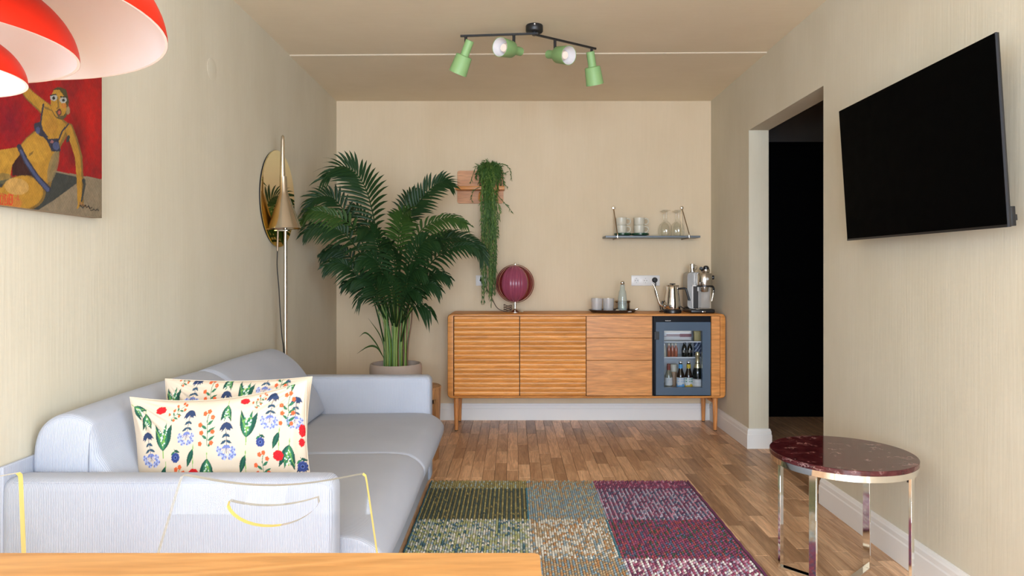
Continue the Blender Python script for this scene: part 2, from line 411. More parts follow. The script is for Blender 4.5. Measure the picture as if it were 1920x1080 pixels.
for n, (v, x, yc, k) in enumerate(vis):
    if n < 298:
        o = bpy.data.objects.new('plank', PM[k]); COL.objects.link(o); o.parent = floor; o.location = (x, yc, random.uniform(-.0003, .0002))
    else: cand.append((False, x, yc, k))
for v, x, yc, k in cand:
    if not v: vs, fs = plank_mesh(LENS[k]); rest.add(vs, fs, Matrix.Translation((x, yc, 0)))
pr = obj('planks', rest, M['parquet'], floor, 0, fix=False); pr['kind'] = 'stuff'
print('planks', len(vis))

T = .13
SW0, SW1, SWZ0, SWZ1 = -2.2, .1, .70, 2.22          # unseen side windows behind the camera, added to even out the light
wl = MB()
wl.box((XL-.15, YF-.15, -.1), (XL, SW0, H+.1)); wl.box((XL-.15, SW1, -.1), (XL, YB+.15, H+.1)); wl.box((XL-.15, SW0, -.1), (XL, SW1, SWZ0)); wl.box((XL-.15, SW0, SWZ1), (XL, SW1, H+.1))
struct('wall_left', wl, M['wall'])
struct('wall_back', MB().box((XL, YB, -.1), (XR+.002, YB+.15, H+.1)), M['wallback'])
DY0, DY1, DZ = 3.405, 4.482, 2.087
wr = MB()
RO = .70
wr.box((XR, YF-.15, -.1), (XR+T, SW0+RO, H+.1)); wr.box((XR, SW1+RO, -.1), (XR+T, DY0, H+.1)); wr.box((XR, SW0+RO, -.1), (XR+T, SW1+RO, SWZ0)); wr.box((XR, SW0+RO, SWZ1), (XR+T, SW1+RO, H+.1)); wr.box((XR, DY1, -.1), (XR+T, YB+.15, H+.1)); wr.box((XR, DY0, DZ), (XR+T, DY1, H+.1))
struct('wall_right', wr, M['wall'])
# window wall behind the camera with its window
wx0, wx1, wz0, wz1 = -1.25, 1.35, .40, 2.34
wf = MB(); wf.box((XL, YF-.15, -.1), (wx0, YF, H+.1)); wf.box((wx1, YF-.15, -.1), (XR, YF, H+.1))
wf.box((wx0, YF-.15, -.1), (wx1, YF, wz0)); wf.box((wx0, YF-.15, wz1), (wx1, YF, H+.1))
struct('wall_front', wf, M['wall'])
wn = MB()
for a, b in (((wx0, wz0), (wx0+.06, wz1)), ((wx1-.06, wz0), (wx1, wz1)), ((wx0, wz0), (wx1, wz0+.06)), ((wx0, wz1-.06), (wx1, wz1)), ((.02, wz0), (.08, wz1))):
    wn.box((a[0], YF-.10, a[1]), (b[0], YF-.04, b[1]), .004)
struct('window_1', wn, M['white'])
for k, x in ((2, XL-.09), (3, XR+.05)):  # frames for the two added side windows
    wn = MB(); of = 0 if k == 2 else RO
    for a, b in (((SW0, SWZ0), (SW0+.05, SWZ1)), ((SW1-.05, SWZ0), (SW1, SWZ1)), ((SW0, SWZ0), (SW1, SWZ0+.05)), ((SW0, SWZ1-.05), (SW1, SWZ1)), ((-1.08, SWZ0), (-1.02, SWZ1))):
        wn.box((x, a[0]+of, a[1]), (x+.05, b[0]+of, b[1]), .004)
    struct('window_%d' % k, wn, M['white'])
# ceiling: near slab, and the far slab a finger lower, its edge showing as a pale line
SEAM = 4.225
cb = MB(); cb.box((XL-.15, YF-.15, H), (XR+T, SEAM, H+.12))
struct('ceiling', cb, M['ceiling'])
cb = MB(); cb.add([(XL, SEAM, H+.1), (XR+T, SEAM-.06, H+.1), (XR+T, YB+.15, H+.1), (XL, YB+.15, H+.1),
                   (XL, SEAM, H-.007), (XR+T, SEAM-.06, H-.007), (XR+T, YB+.15, H-.007), (XL, YB+.15, H-.007)],
    [(0, 1, 2, 3), (4, 7, 6, 5), (0, 4, 5, 1), (1, 5, 6, 2), (2, 6, 7, 3), (3, 7, 4, 0)])
struct('far_slab', cb, M['ceiling'], bpy.data.objects['ceiling'])
cb = MB(); cb.add([(XL, SEAM-.004, H-.0065), (XR, SEAM-.061, H-.0065), (XR, SEAM-.061, H), (XL, SEAM-.004, H), (XL, SEAM, H-.0065), (XR, SEAM-.057, H-.0065), (XR, SEAM-.057, H), (XL, SEAM, H)],
    [(0, 1, 2, 3), (4, 7, 6, 5), (0, 4, 5, 1), (3, 2, 6, 7)])
struct('trim_1', cb, plain('pale_seam_strip', (.56, .47, .35), .7))
# hallway beyond the opening
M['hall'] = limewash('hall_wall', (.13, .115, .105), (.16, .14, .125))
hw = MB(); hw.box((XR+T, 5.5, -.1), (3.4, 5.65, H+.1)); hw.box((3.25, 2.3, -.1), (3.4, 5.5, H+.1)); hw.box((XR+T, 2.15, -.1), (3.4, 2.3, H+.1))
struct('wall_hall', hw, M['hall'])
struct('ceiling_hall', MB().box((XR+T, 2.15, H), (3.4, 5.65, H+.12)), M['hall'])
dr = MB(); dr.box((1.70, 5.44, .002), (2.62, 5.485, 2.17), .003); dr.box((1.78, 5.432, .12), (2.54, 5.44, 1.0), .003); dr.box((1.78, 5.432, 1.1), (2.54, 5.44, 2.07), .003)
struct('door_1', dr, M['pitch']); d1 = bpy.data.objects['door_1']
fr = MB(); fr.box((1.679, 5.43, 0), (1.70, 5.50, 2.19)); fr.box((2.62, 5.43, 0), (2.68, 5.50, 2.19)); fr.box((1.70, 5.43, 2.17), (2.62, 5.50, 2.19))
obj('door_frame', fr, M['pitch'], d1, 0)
hd = MB(); hd.cyl((2.55, 5.43, 1.02), (2.55, 5.395, 1.02), .01); hd.cyl((2.56, 5.392, 1.02), (2.44, 5.392, 1.02), .009); obj('door_handle', hd, M['blackmetal'], d1)

# baseboards with a moulded top
BP = [(0, 0), (.016, 0), (.016, .088), (.013, .094), (.013, .112), (.010, .118), (.007, .128), (0, .13)]
def base_prof(path):
    """sweep the profile along a horizontal path; the offset goes to the left of travel"""
    rings = []; n = len(path)
    for i, p in enumerate(path):
        p = Vector(p)
        d0 = (p-Vector(path[i-1])).normalized() if i else None; d1_ = (Vector(path[i+1])-p).normalized() if i < n-1 else None
        n0 = Vector((-d0.y, d0.x)) if d0 else None; n1 = Vector((-d1_.y, d1_.x)) if d1_ else None
        if n0 and n1: mm = (n0+n1); mm = mm/(1+n0.dot(n1))
        else: mm = n0 or n1
        rings.append([(p.x+mm.x*a, p.y+mm.y*a, z) for a, z in BP])
    return MB().loft(rings)
struct('baseboard_back', base_prof([(XR-.0165, YB-.0005), (XL+.0165, YB-.0005)]), M['white'])
struct('baseboard_left', base_prof([(XL+.0005, YB-.001), (XL+.0005, YF)]), M['white'])
struct('baseboard_right', base_prof([(XR+T+.0005, DY1+.16), (XR+T+.0005, DY1-.0005), (XR-.0005, DY1-.0005), (XR-.0005, YB-.001)]), M['white'])
struct('baseboard_near', base_prof([(XR-.0005, YF), (XR-.0005, DY0+.0005), (XR+T+.0005, DY0+.0005)]), M['white'])
cv = MB().lathe([(0, 0), (.050, 0), (.050, .0004), (.046, .0010), (0, .0012)], 32, Matrix.Translation((XL, 3.13, 2.087)) @ Matrix.Rotation(PI/2, 4, 'Y'))
tag(obj('blanking_plate', cv, M['wall']), 'round junction cover painted over flush with the left wall near ceiling', 'cover plate')

# ================================================================== LIGHT RAIL on the ceiling
rail = thing('ceiling_spotlight', 'black two-armed ceiling spotlight rail with four sage green heads', 'ceiling light', (.116, 3.72, 2.5))
obj('ceiling_rose', MB().lathe([(.045, 0), (.047, -.004), (.047, -.032), (.043, -.037), (0, -.037)], 32), M['blackmetal'], rail)
obj('screw', MB().lathe([(0, -.002), (.004, -.002), (.004, .003), (0, .003)], 8, Matrix.Translation((.0, -.0485, -.009)) @ Matrix.Rotation(PI/2, 4, 'X')), M['whiteplastic'], rail)
obj('pivot', MB().cyl((0, 0, -.036), (0, 0, -.054), .012), M['blackmetal'], rail)
o0 = rail.location
ZB = -.047
armL = [Vector((.02, -.01, ZB)), Vector((-.405, .03, ZB))]; armR = [Vector((-.005, 0, ZB)), Vector((.365, .245, ZB))]
for a in (armL, armR): obj('arm', MB().box((0, -.005, -.005), (1, .005, .005), .0, M=Matrix.Translation(a[0]) @ (a[1]-a[0]).to_track_quat('X', 'Z').to_matrix().to_4x4() @ Matrix.Diagonal(((a[1]-a[0]).length, 1, 1, 1))), M['blackmetal'], rail)
def spot(p, axis, front_open):
    """p: joint on the arm; axis: pointing direction of the light"""
    j = p+Vector((0, 0, -.086)); d = Vector(axis).normalized()
    Mx = Matrix.Translation(j) @ d.to_track_quat('Z', 'Y').to_matrix().to_4x4()
    s = obj('spotlight_head', MB().lathe([(0, -.062), (.0215, -.062), (.0235, -.060), (.0235, .018), (.025, .022), (.042, .024), (.045, .028), (.051, .125), (.049, .125), (.043, .032), (0, .030)], 32, Mx), M['green'], rail)
    obj('stem', MB().cyl(p+Vector((0, 0, -.006)), j+Vector((0, 0, .004)), .008, n=10), M['blackmetal'], s)
    obj('reflector', MB().lathe([(.0485, .1245), (.046, .09), (.041, .05), (.025, .034), (0, .033)], 28, Mx, cap=False), M['shadewhite'], s)
    obj('bulb', MB().lathe([(0, .034), (.013, .036), (.013, .05), (.024, .062), (.027, .078), (.02, .094), (0, .098)], 16, Mx), M['dimbulb'], s)
def on(a, t): return a[0]+(a[1]-a[0])*t
spot(on(armL, .93), (-.44, .34, -1.0), 0)
spot(on(armL, .31), (-.60, -.80, -.12), 1)
spot(on(armR, .33), (.60, -.85, -.30), 1)
spot(on(armR, .93), (.20, .34, -1.0), 0)

# ================================================================== BACK-WALL SIDEBOARD
SX0, SX1, SY0, SY1, SZ0, SZ1 = -.474, 1.5365, 4.93, 5.318, .243, .853
sb = thing('sideboard', 'long oak sideboard with two ribbed doors, three drawers and a fridge bay', 'sideboard', ((SX0+SX1)/2, (SY0+SY1)/2, 0))
def loc(p): return Vector(p)-Vector(sb.location)
ox, oy = sb.location.x, sb.location.y
IX0, IX1, IZ0, IZ1 = SX0+.042, SX1-.040, SZ0+.016, SZ1-.014
outer = rrect(SX0-ox, SX1-ox, SZ0, SZ1, .030); inner = rrect(IX0-ox, IX1-ox, IZ0, IZ1, .002)
def inset(poly, d):
    cx = sum(p[0] for p in poly)/len(poly); cz = sum(p[1] for p in poly)/len(poly)
    return [(p[0]-math.copysign(d, p[0]-cx), p[1]-math.copysign(d, p[1]-cz)) for p in poly]
rings = []
for poly, y in ((inner, SY1-oy), (inner, SY0-oy), (inset(outer, .008), SY0-oy), (inset(outer, .003), SY0-oy+.003), (outer, SY0-oy+.010), (outer, SY1-oy)):
    rings.append([(p[0], y, p[1]) for p in poly])
b = MB().loft(rings, caps=False); n = len(outer)
b.f += [(k, 5*n+k, 5*n+(k+1) % n, (k+1) % n) for k in range(n)]
obj('carcass', b, M['oak'], sb, 35)
b = MB().box(loc((IX0, SY1-.012, IZ0)), loc((IX1, SY1-.004, IZ1))); obj('back_panel', b, M['oak'], sb)
XD = [-.4285, .0475, .5285, 1.0085, 1.430, 1.4955]
for x in XD[1:5]: obj('divider', MB().box(loc((x-.006, SY0+.03, IZ0)), loc((x+.006, SY1-.012, IZ1))), plain('divider_shadow_stain', (.05, .025, .012), .7), sb)  # near-black colour puts the shade of the door gaps into the dividers
PZ0, PZ1 = IZ0+.0025, IZ1-.0025
# ribbed doors, every rib a strip of its own
NR = 17
for x0, x1 in ((XD[0], XD[1]), (XD[1], XD[2])):
    x0 += .0030; x1 -= .0030
    dpart = obj('door', MB().box(loc((x0, SY0+.013, PZ0)), loc((x1, SY0+.028, PZ1))), M['oak'], sb)
    h = (PZ1-PZ0)/NR
    prof = [(SY0+.0135, 0), (SY0+.0105, .0), (SY0+.0065, .16*h), (SY0+.0035, .38*h), (SY0+.0022, .6*h), (SY0+.0030, .78*h), (SY0+.0062, .92*h), (SY0+.0105, 1.*h), (SY0+.0135, 1.*h)]
    me = None
    for k in range(NR):
        if me is None:
            s = obj('slat', MB().prism([(p[0]-oy, p[1]) for p in prof], x0-ox, x1-ox, 'x'), M['oakrib'], dpart, 50); me = s.data
        else:
            s = bpy.data.objects.new('slat', me); COL.objects.link(s); s.parent = dpart
        s.location = (0, 0, PZ0+k*h)
    if x0 < 0:
        b = MB().box(loc((x1-.006, SY0+.0005, .545)), loc((x1, SY0+.006, .568)), .001); obj('finger_pull', b, M['oak'], dpart)
zs = [PZ0, PZ0+.2635, PZ0+.2635+.1605, PZ1]
zs = [.262, .5175, .679, PZ1]
for k in range(3):
    obj('drawer', MB().box(loc((XD[2]+.002, SY0+.002, zs[k]+.0012)), loc((XD[3]-.004, SY0+.022, zs[k+1]-.0012)), .0012, 1), M['oak'], sb)
obj('filler_panel', MB().box(loc((XD[4]+.002, SY0+.002, PZ0)), loc((XD[5]-.001, SY0+.022, PZ1)), .0012, 1), M['oak'], sb)
for x in (-.413, 1.472):
    for y in (4.972, 5.282):
        lg = obj('leg', MB().lathe([(.0125, .006), (.013, .008), (.0175, .16), (.019, SZ0+.001)], 18, Matrix.Translation(loc((x, y, 0)))), M['oakv'], sb)
        obj('foot_pad', MB().lathe([(.0115, 0), (.0115, .0065)], 14, Matrix.Translation(loc((x, y, 0)))), M['rubber'], lg)
    sx = .012 if x < 0 else -.012
    obj('stretcher', MB().box(loc((x-.010+sx*.3, 4.985, .196)), loc((x+.010+sx*.3, 5.27, .222)), .006), M['oak'], sb)
cable = catmull([(-.245, 5.26, .243), (-.247, 5.27, .22), (-.236, 5.29, .205), (-.228, 5.295, .23), (-.23, 5.28, .243)], 16)
tag(obj('power_cable', MB().tube(cable, .0022, 6), M['whiteplastic']), 'short white cable loop hanging beneath the sideboard near its left legs', 'cable')

# ------------------------------------------------------------------ minibar fridge in its bay
fg = thing('minibar_fridge', 'slate-blue glass-door minibar fridge built into the right of the sideboard', 'fridge', (1.219, 5.1, IZ0+.001))
fo = Vector(fg.location)
def fl(p): return Vector(p)-fo
fx0, fx1 = XD[3]+.0065, XD[4]-.0065
fz0, fz1 = IZ0+.002, IZ1-.002
wx_0, wx_1, wz_0, wz_1 = 1.088, 1.3655, .323, .7325      # the clear window
b = MB(); yb = 5.29
b.box(fl((fx0, 4.957, fz0)), fl((fx1, yb, .300))); b.box(fl((fx0, 4.957, .755)), fl((fx1, yb, fz1)))
b.box(fl((fx0, 4.957, .300)), fl((1.055, yb, .755))); b.box(fl((1.412, 4.957, .300)), fl((fx1, yb, .755))); b.box(fl((1.055, 5.275, .300)), fl((1.412, yb, .755)))
obj('cabinet_shell', b, M['liner'], fg, 0)
b = MB(); b.box(fl((fx0, 4.93, fz0)), fl((1.030, 4.957, fz1))); b.box(fl((1.030, 4.926, .796)), fl((fx1+.002, 4.957, fz1)), .001); b.box(fl((1.030, 4.938, fz0)), fl((fx1, 4.957, .268)))
cp = obj('control_panel', b, plain('black_panel', (.004, .004, .006), .4, spec=.15), fg, 0)
b = MB()
zc = .8025
for k, (w, h_) in enumerate(((.0045, .005), (.004, .0038), (.006, .0038), (.0035, .0042), (.003, .0045), (.0035, .004), (.0035, .006))):
    x = 1.0985+k*.0058; b.box(fl((x, 4.9245, zc)), fl((x+w, 4.9262, zc+h_)))
obj('logo', b, M['whiteplastic'], cp, 0)
# door: border, pane, hinge block
b = MB(); O = [(1.030, .268), (1.4245, .268), (1.4245, .795), (1.030, .795)]; I = [(wx_0, wz_0), (wx_1, wz_0), (wx_1, wz_1), (wx_0, wz_1)]
rg = []
for poly, y in ((I, 4.945), (I, 4.922), (O, 4.922), (O, 4.956), (I, 4.956)): rg.append([fl((p[0], y, p[1])) for p in poly])
b.loft(rg, caps=False)
door = obj('door', b, M['slate'], fg, 0)
obj('glass_pane', MB().add([fl((p[0], 4.926, p[1])) for p in I], [(0, 1, 2, 3)]), M['pane'], door, 0, fix=False)
obj('hinge', MB().box(fl((1.018, 4.916, .668)), fl((1.052, 4.930, .727)), .002), M['black'], door, 0)
for z, ys in ((.648, 4.985), (.526, 5.045)):
    s = obj('shelf', MB().box(fl((1.057, ys, z-.004)), fl((1.410, 5.27, z))), M['glass'], fg, 0)
    obj('shelf_edge', MB().box(fl((1.057, ys-.004, z-.006)), fl((1.410, ys-.0005, z+.002))), M['liner'], s, 0)
for z in (.70, .665, .63, .60, .57, .54): obj('vent_hole', MB().cyl(fl((1.215, 5.276, z)), fl((1.215, 5.2725, z)), .004, n=10), M['black'], fg, 0)
obj('led_strip', MB().box(fl((1.10, 5.0, .750)), fl((1.34, 5.01, .7545))), M['led'], fg, 0)  # unseen glowing strip, added to light the shelves

def label_cyl(r, z0, z1, painter, n=40, m=24, a0=0, a1=2*PI):
    mb = MB(); cols = []
    for j in range(m+1):
        for i in range(n+1):
            a = a0+(a1-a0)*i/n; mb.v.append((r*math.cos(a), r*math.sin(a), z0+(z1-z0)*j/m)); cols.append(painter(i/n, j/m))
    for j in range(m):
        for i in range(n): k = j*(n+1)+i; mb.f.append((k, k+1, k+n+2, k+n+1))
    return mb, np.array(cols, np.float32)
def bottle(name, label, cat, p, prof, mat, cap=None, capmat=None, labels=(), neck=None, group=None):
    t = thing(name, label, cat, p, 0, group)
    obj('body', MB().lathe(prof, 20), mat, t)
    if cap: obj('cap', MB().lathe(cap, 16), capmat, t)
    if neck: obj('neck_foil', MB().lathe(neck[0], 18), neck[1], t)
    for r, z0, z1, painter in labels:
        mb, c = label_cyl(r, z0, z1, painter); obj('label', mb, M['lab'], t, 40, c)
    return t
M['brownglass'] = plain('brown_glass', (.018, .008, .004), .08, coat=.5); M['blackglass'] = plain('black_green_glass', (.006, .008, .006), .08, coat=.5)
M['oliveglass'] = plain('pale_olive_glass', (.17, .17, .12), .1, coat=.4); M['gold'] = plain('gold_foil', (.72, .62, .36), .3, .8)
M['silver'] = plain('silver_foil', (.62, .61, .58), .35, .6); M['redcap'] = plain('red_wax', (.22, .035, .022), .4)
M['bluefoil'] = plain('blue_collar', (.10, .38, .72), .4); M['yellowfoil'] = plain('yellow_collar', (.62, .46, .03), .4)
M['pinkdrink'] = plain('reddish_drink', (.36, .10, .05), .2, coat=.4); M['brownbag'] = plain('nut_packet', (.36, .22, .12), .5)
W_ = (.72, .74, .74)
def beer_label(kind):
    c1 = (.12, .38, .72) if kind == 'blue' else (.70, .46, .04); c2 = (.30, .48, .70) if kind == 'blue' else (.03, .26, .12)
    def f(u, v):
        ph = (u*12) % 1; x = u*24 % 1
        if .80 < v < .93 or .56 < v < .70:                      # two lines of short upright strokes
            return c2 if (int(u*52) % 3 != 0) and ((int(u*17) % 5) != 0) else W_
        if v < .40:
            return c1 if v < .30+.09*math.sin(u*2*PI*3)+.05*math.sin(u*2*PI*7) and v > .06 else W_
        return W_
    return f
def champ(u, v):
    if v > .88 or v < .08: return (.45, .44, .42)
    if .55 < v < .62 and int(u*40) % 2: return (.40, .36, .28)
    if .24 < v < .28: return (.45, .36, .22)
    return (.66, .66, .65)
def plainlab(u, v): return (.62, .62, .60) if not (.7 < v < .76 and int(u*30) % 2) else (.42, .42, .42)
BEER = [(.0, 0), (.026, 0), (.029, .004), (.029, .085), (.027, .10), (.018, .13), (.0125, .155), (.0125, .195), (0, .195)]
FB = .302
def beer(p, nm, lab, kind, collar):
    t = bottle('beer_bottle', lab, 'bottle', p, BEER, M['brownglass'], [(.0145, .188), (.0145, .197), (.012, .2), (0, .2)], M['silver'],
        [(.0296, .008, .082, beer_label(kind))], ([(.0150, .148), (.0150, .178)], collar))
    t.rotation_euler.z = .4
beer((1.230, 5.012, FB), '', 'brown beer bottle with blue collar and blue-white label inside the fridge', 'blue', M['bluefoil'])
beer((1.2885, 5.012, FB), '', 'brown beer bottle with yellow collar and yellow-green label inside the fridge', 'yellow', M['yellowfoil'])
CH = [(0, 0), (.033, 0), (.036, .005), (.036, .115), (.033, .135), (.019, .175), (.0145, .20), (.0145, .235), (.017, .24), (.017, .255), (.012, .268), (0, .268)]
bottle('champagne_bottle', 'black sparkling wine bottle with gold neck foil and silver label in the fridge', 'bottle', (1.351, 5.0, FB), CH, M['blackglass'],
    labels=[(.0366, .006, .075, champ)], neck=([(.0265, .146), (.0265, .160), (.0165, .187), (.0155, .2), (.0153, .236), (.0178, .24), (.0178, .256), (.012, .2695), (0, .2695)], M['gold']))
WB = [(0, 0), (.025, 0), (.027, .004), (.027, .09), (.022, .108), (.012, .135), (.011, .165), (0, .165)]
bottle('wine_bottle', 'small pale glass bottle with red cap and plain white label in the fridge', 'bottle', (1.147, 5.03, FB), WB, M['oliveglass'], [(.0125, .132), (.0135, .14), (.0125, .178), (0, .18)], M['redcap'], [(.0276, .022, .078, plainlab)])
bottle('snack_jar', 'glass snack jar with cream lid standing behind the pale bottle in fridge', 'jar', (1.2017, 5.11, FB), [(0, 0), (.024, 0), (.026, .004), (.026, .10), (.022, .11), (0, .11)], M['brownbag'], [(.024, .108), (.029, .112), (.030, .16), (.026, .166), (0, .166)], M['cream'])
for k, (x, w) in enumerate(((1.273, 'left'), (1.314, 'right'))):
    bottle('cola_bottle', 'black glass soda bottle on the fridge middle shelf, %s of the pair' % w, 'bottle', (x+.004, 5.09, .5265), [(0, 0), (.018, 0), (.0195, .004), (.0195, .055), (.017, .07), (.0095, .09), (.009, .106), (0, .106)], M['blackglass'], [(.0105, .10), (.0105, .112), (0, .113)], M['brownglass'], [(.0199, .03, .05, lambda u, v: (.36, .33, .28) if int(u*14) % 3 == 0 else (.05, .045, .04))], group='soda bottles on the fridge shelf')
for k, (x, w) in enumerate(((1.158, 'left'), (1.184, 'middle'), (1.210, 'right'))):
    bottle('juice_bottle', 'small reddish juice bottle on the fridge middle shelf, %s of three' % w, 'bottle', (x, 5.07, .5265), [(0, 0), (.011, 0), (.0125, .003), (.0125, .06), (.008, .076), (.007, .09), (0, .09)], M['pinkdrink'], [(.009, .085), (.009, .101), (0, .102)], M['cream'], group='juice bottles on the fridge shelf')
bottle('water_bottle', 'slim white miniature bottle at left end of the fridge middle shelf', 'bottle', (1.124, 5.07, .5265), [(0, 0), (.013, 0), (.0145, .003), (.0145, .06), (.009, .075), (.008, .09), (0, .09)], M['cream'], [(.0095, .086), (.0095, .1), (0, .1)], M['silver'])
# packets on the upper shelf
def packet(name, label, p, w, d, h, stripes, cat='packet'):
    n, m = 60, 24; mb = MB(); cols = []
    for sgn in (-1, 1):
        for j in range(m+1):
            for i in range(n+1):
                u, v = i/n*2-1, j/m*2-1; th = (max(0, 1-u**6)*max(0, 1-v**4))**.6
                mb.v.append((w/2*u, sgn*d/2*th, h/2+h/2*v)); cols.append(stripes(i/n, j/m))
    for s in (0, 1):
        for j in range(m):
            for i in range(n): k = s*(n+1)*(m+1)+j*(n+1)+i; q = (k, k+1, k+n+2, k+n+1); mb.f.append(q if s == 0 else q[::-1])
    o = obj(name, mb, M['lab'], None, 60, np.array(cols, np.float32), fix=False); o.location = p
    return tag(o, label, cat)
def maroon(u, v):
    if .42 < v < .50 or (.56 < v < .66 and u > .1) or (u > .55 and .40 < v < .72 and int(u*60+v*20) % 3): return (.20, .035, .055)
    return (.70, .69, .67) if v < .8 else (.50, .47, .43)
packet('snack_packet', 'white snack packet with maroon stripes lying on the fridge top shelf', (1.210, 5.04, .6485), .215, .06, .075, maroon)
packet('foil_packet', 'blue and white snack packet standing at right of the fridge middle shelf', (1.3795, 5.10, .5265), .055, .04, .112, lambda u, v: (.42, .48, .60) if (int(u*9)*7+int(v*13)*5) % 4 == 0 else (.045, .06, .11))
t = thing('biscuit_box', 'upright mustard yellow box at right end of the fridge top shelf', 'box', (1.361, 5.05, .6485))
obj('carton', MB().box((-.024, -.015, 0), (.024, .015, .082), .0015), plain('mustard_card', (.36, .29, .12), .6), t)
obj('lid_flap', MB().box((-.0245, -.0155, .070), (.0245, .0155, .0725)), plain('mustard_card_edge', (.22, .17, .07), .6), t, 0)

# ================================================================== THINGS ON THE SIDEBOARD
TZ = SZ1+.0005
# globe lamp
gp = at(966, 583, 5.135)
gl = thing('globe_lamp', 'translucent rose-purple globe table lamp of nested slats on chrome foot', 'table lamp', (gp.x-.001, 5.135, TZ))
obj('foot', MB().lathe([(.064, 0), (.064, .004), (.05, .010), (.018, .020), (.010, .026), (0, .027)], 32), M['chrome'], gl)
obj('stem', MB().lathe([(.009, .024), (.009, .050), (.013, .052), (.013, .058), (.009, .060), (.009, .085), (0, .085)], 16), M['chrome'], gl)
GR, GZ = .140, .215
obj('finial', MB().lathe([(0, GZ+GR-.004), (.008, GZ+GR-.002), (.0095, GZ+GR+.008), (.007, GZ+GR+.015), (0, GZ+GR+.018)], 16), M['chrome'], gl)
def slat(theta, R, w, mat, squash=1.):
    mb = MB(); n = 44; th = .0016
    for sgn in (0, 1):
        pass
    rings = []
    for i in range(n+1):
        a = -PI/2+.10+(PI-.20)*i/n                       # pole to pole
        ww = w*(.18+.82*math.cos(a)**.8)
        ring = []
        for (dr, s) in ((0, -1), (0, -.5), (0, 0), (0, .5), (0, 1), (-th, 1), (-th, 0), (-th, -1)):
            bulge = -.12*abs(s)**2*ww
            r = R+dr+bulge
            ring.append((s*ww/2, -r*math.cos(a)*squash, GZ+r*math.sin(a)))
        rings.append(ring)
    mb.loft(rings)
    o = obj('slat', mb, mat, gl, 40); o.rotation_euler = (0, 0, theta)
for k, th in enumerate((-74, -58, -40, -29, -18, -7, 4, 15, 26, 38, 58, 74)):
    slat(math.radians(th), GR-.0045*(k % 2)-.0006*abs(k-5), .0305, M['rose'] if abs(th) < 45 else M['rosedark'])
for th in (84, -84):
    slat(math.radians(th), GR+.005, .046, M['rosedark'])
for th in (95, 125, 150, 180, 210, 235, 265):
    slat(math.radians(th), GR-.004, .030, M['rosedark'])
obj('lamp_holder', MB().lathe([(.012, .085), (.014, .12), (.014, .15), (.03, .18), (.036, .21), (.028, .24), (0, .252)], 20), M['shadewhite'], gl)
obj('axle', MB().cyl((0, 0, .252), (0, 0, GZ+GR-.004), .004, n=8), M['chrome'], gl)
# sockets
def socket(name, label, x, z, n):
    t = thing(name, label, 'socket', (x, YB-.0005, z))
    w = .0705*n+.012
    obj('plate', MB().box((-w/2, -.009, -.041), (w/2, 0, .041), .004, 2), M['whiteplastic'], t)
    for k in range(n):
        cx = (k-(n-1)/2)*.0705
        obj('socket_well', MB().lathe([(.022, .0), (.0215, .0012), (.019, .0012), (.0185, -.004), (0, -.004)], 28, Matrix.Translation((cx, -.0092, 0)) @ Matrix.Rotation(PI/2, 4, 'X')), M['whiteplastic'], t)
        hb = MB()
        for dx in (-.0095, .0095): hb.cyl((cx+dx, -.0066, 0), (cx+dx, -.0100, 0), .0032, n=10)
        for dz in (-.0165, .0165): hb.box((cx-.002, -.0112, dz-.0015), (cx+.002, -.0098, dz+.0015))
        obj('contact_hole', hb, M['black'], t)
    return t
p = at(1210, 526, YB); socket('wall_socket', 'triple white wall socket above the sideboard beside the kettle', p.x, p.z, 3)
p = at(902, 526, YB); socket('wall_socket', 'single white wall socket partly behind the trailing plant', p.x, p.z, 1)
# lamp cable and plug
q = at(903, 525, YB-.01)
t = thing('lamp_cord', 'brown cord with black plug running from single socket to globe lamp', 'cord', (q.x, YB-.0125, q.z))
obj('plug', MB().lathe([(.0, 0), (.014, 0), (.014, .014), (.007, .024), (0, .026)], 16, Matrix.Rotation(PI/2, 4, 'X')), M['rubber'], t)
cpts = [Vector((0, -.024, 0)), Vector((.02, -.05, -.03)), Vector((.075, -.09, -.12)), Vector((.12, -.13, -.205)), Vector((.175, -.14, -.235)), Vector((.205, -.15, -.231))]
base = t.location
pts = catmull([base+c for c in cpts], 24); pts[-1] = Vector((gl.location.x-.05, 5.16, TZ+.012))
obj('cable', MB().tube([p_-base for p_ in pts], .0032, 6), plain('brown_cable', (.10, .06, .04), .5), t)
coil = []
for k in range(60):
    a = k/59*PI*2*2.6; coil.append(Vector((gl.location.x-.056+.030*math.cos(a), 5.215+.018*math.sin(a), TZ+.008+.045*k/59+.004*math.sin(3*a)))-base)
obj('coiled_cable', MB().tube(coil, .0028, 6), bpy.data.materials['brown_cable'], t)

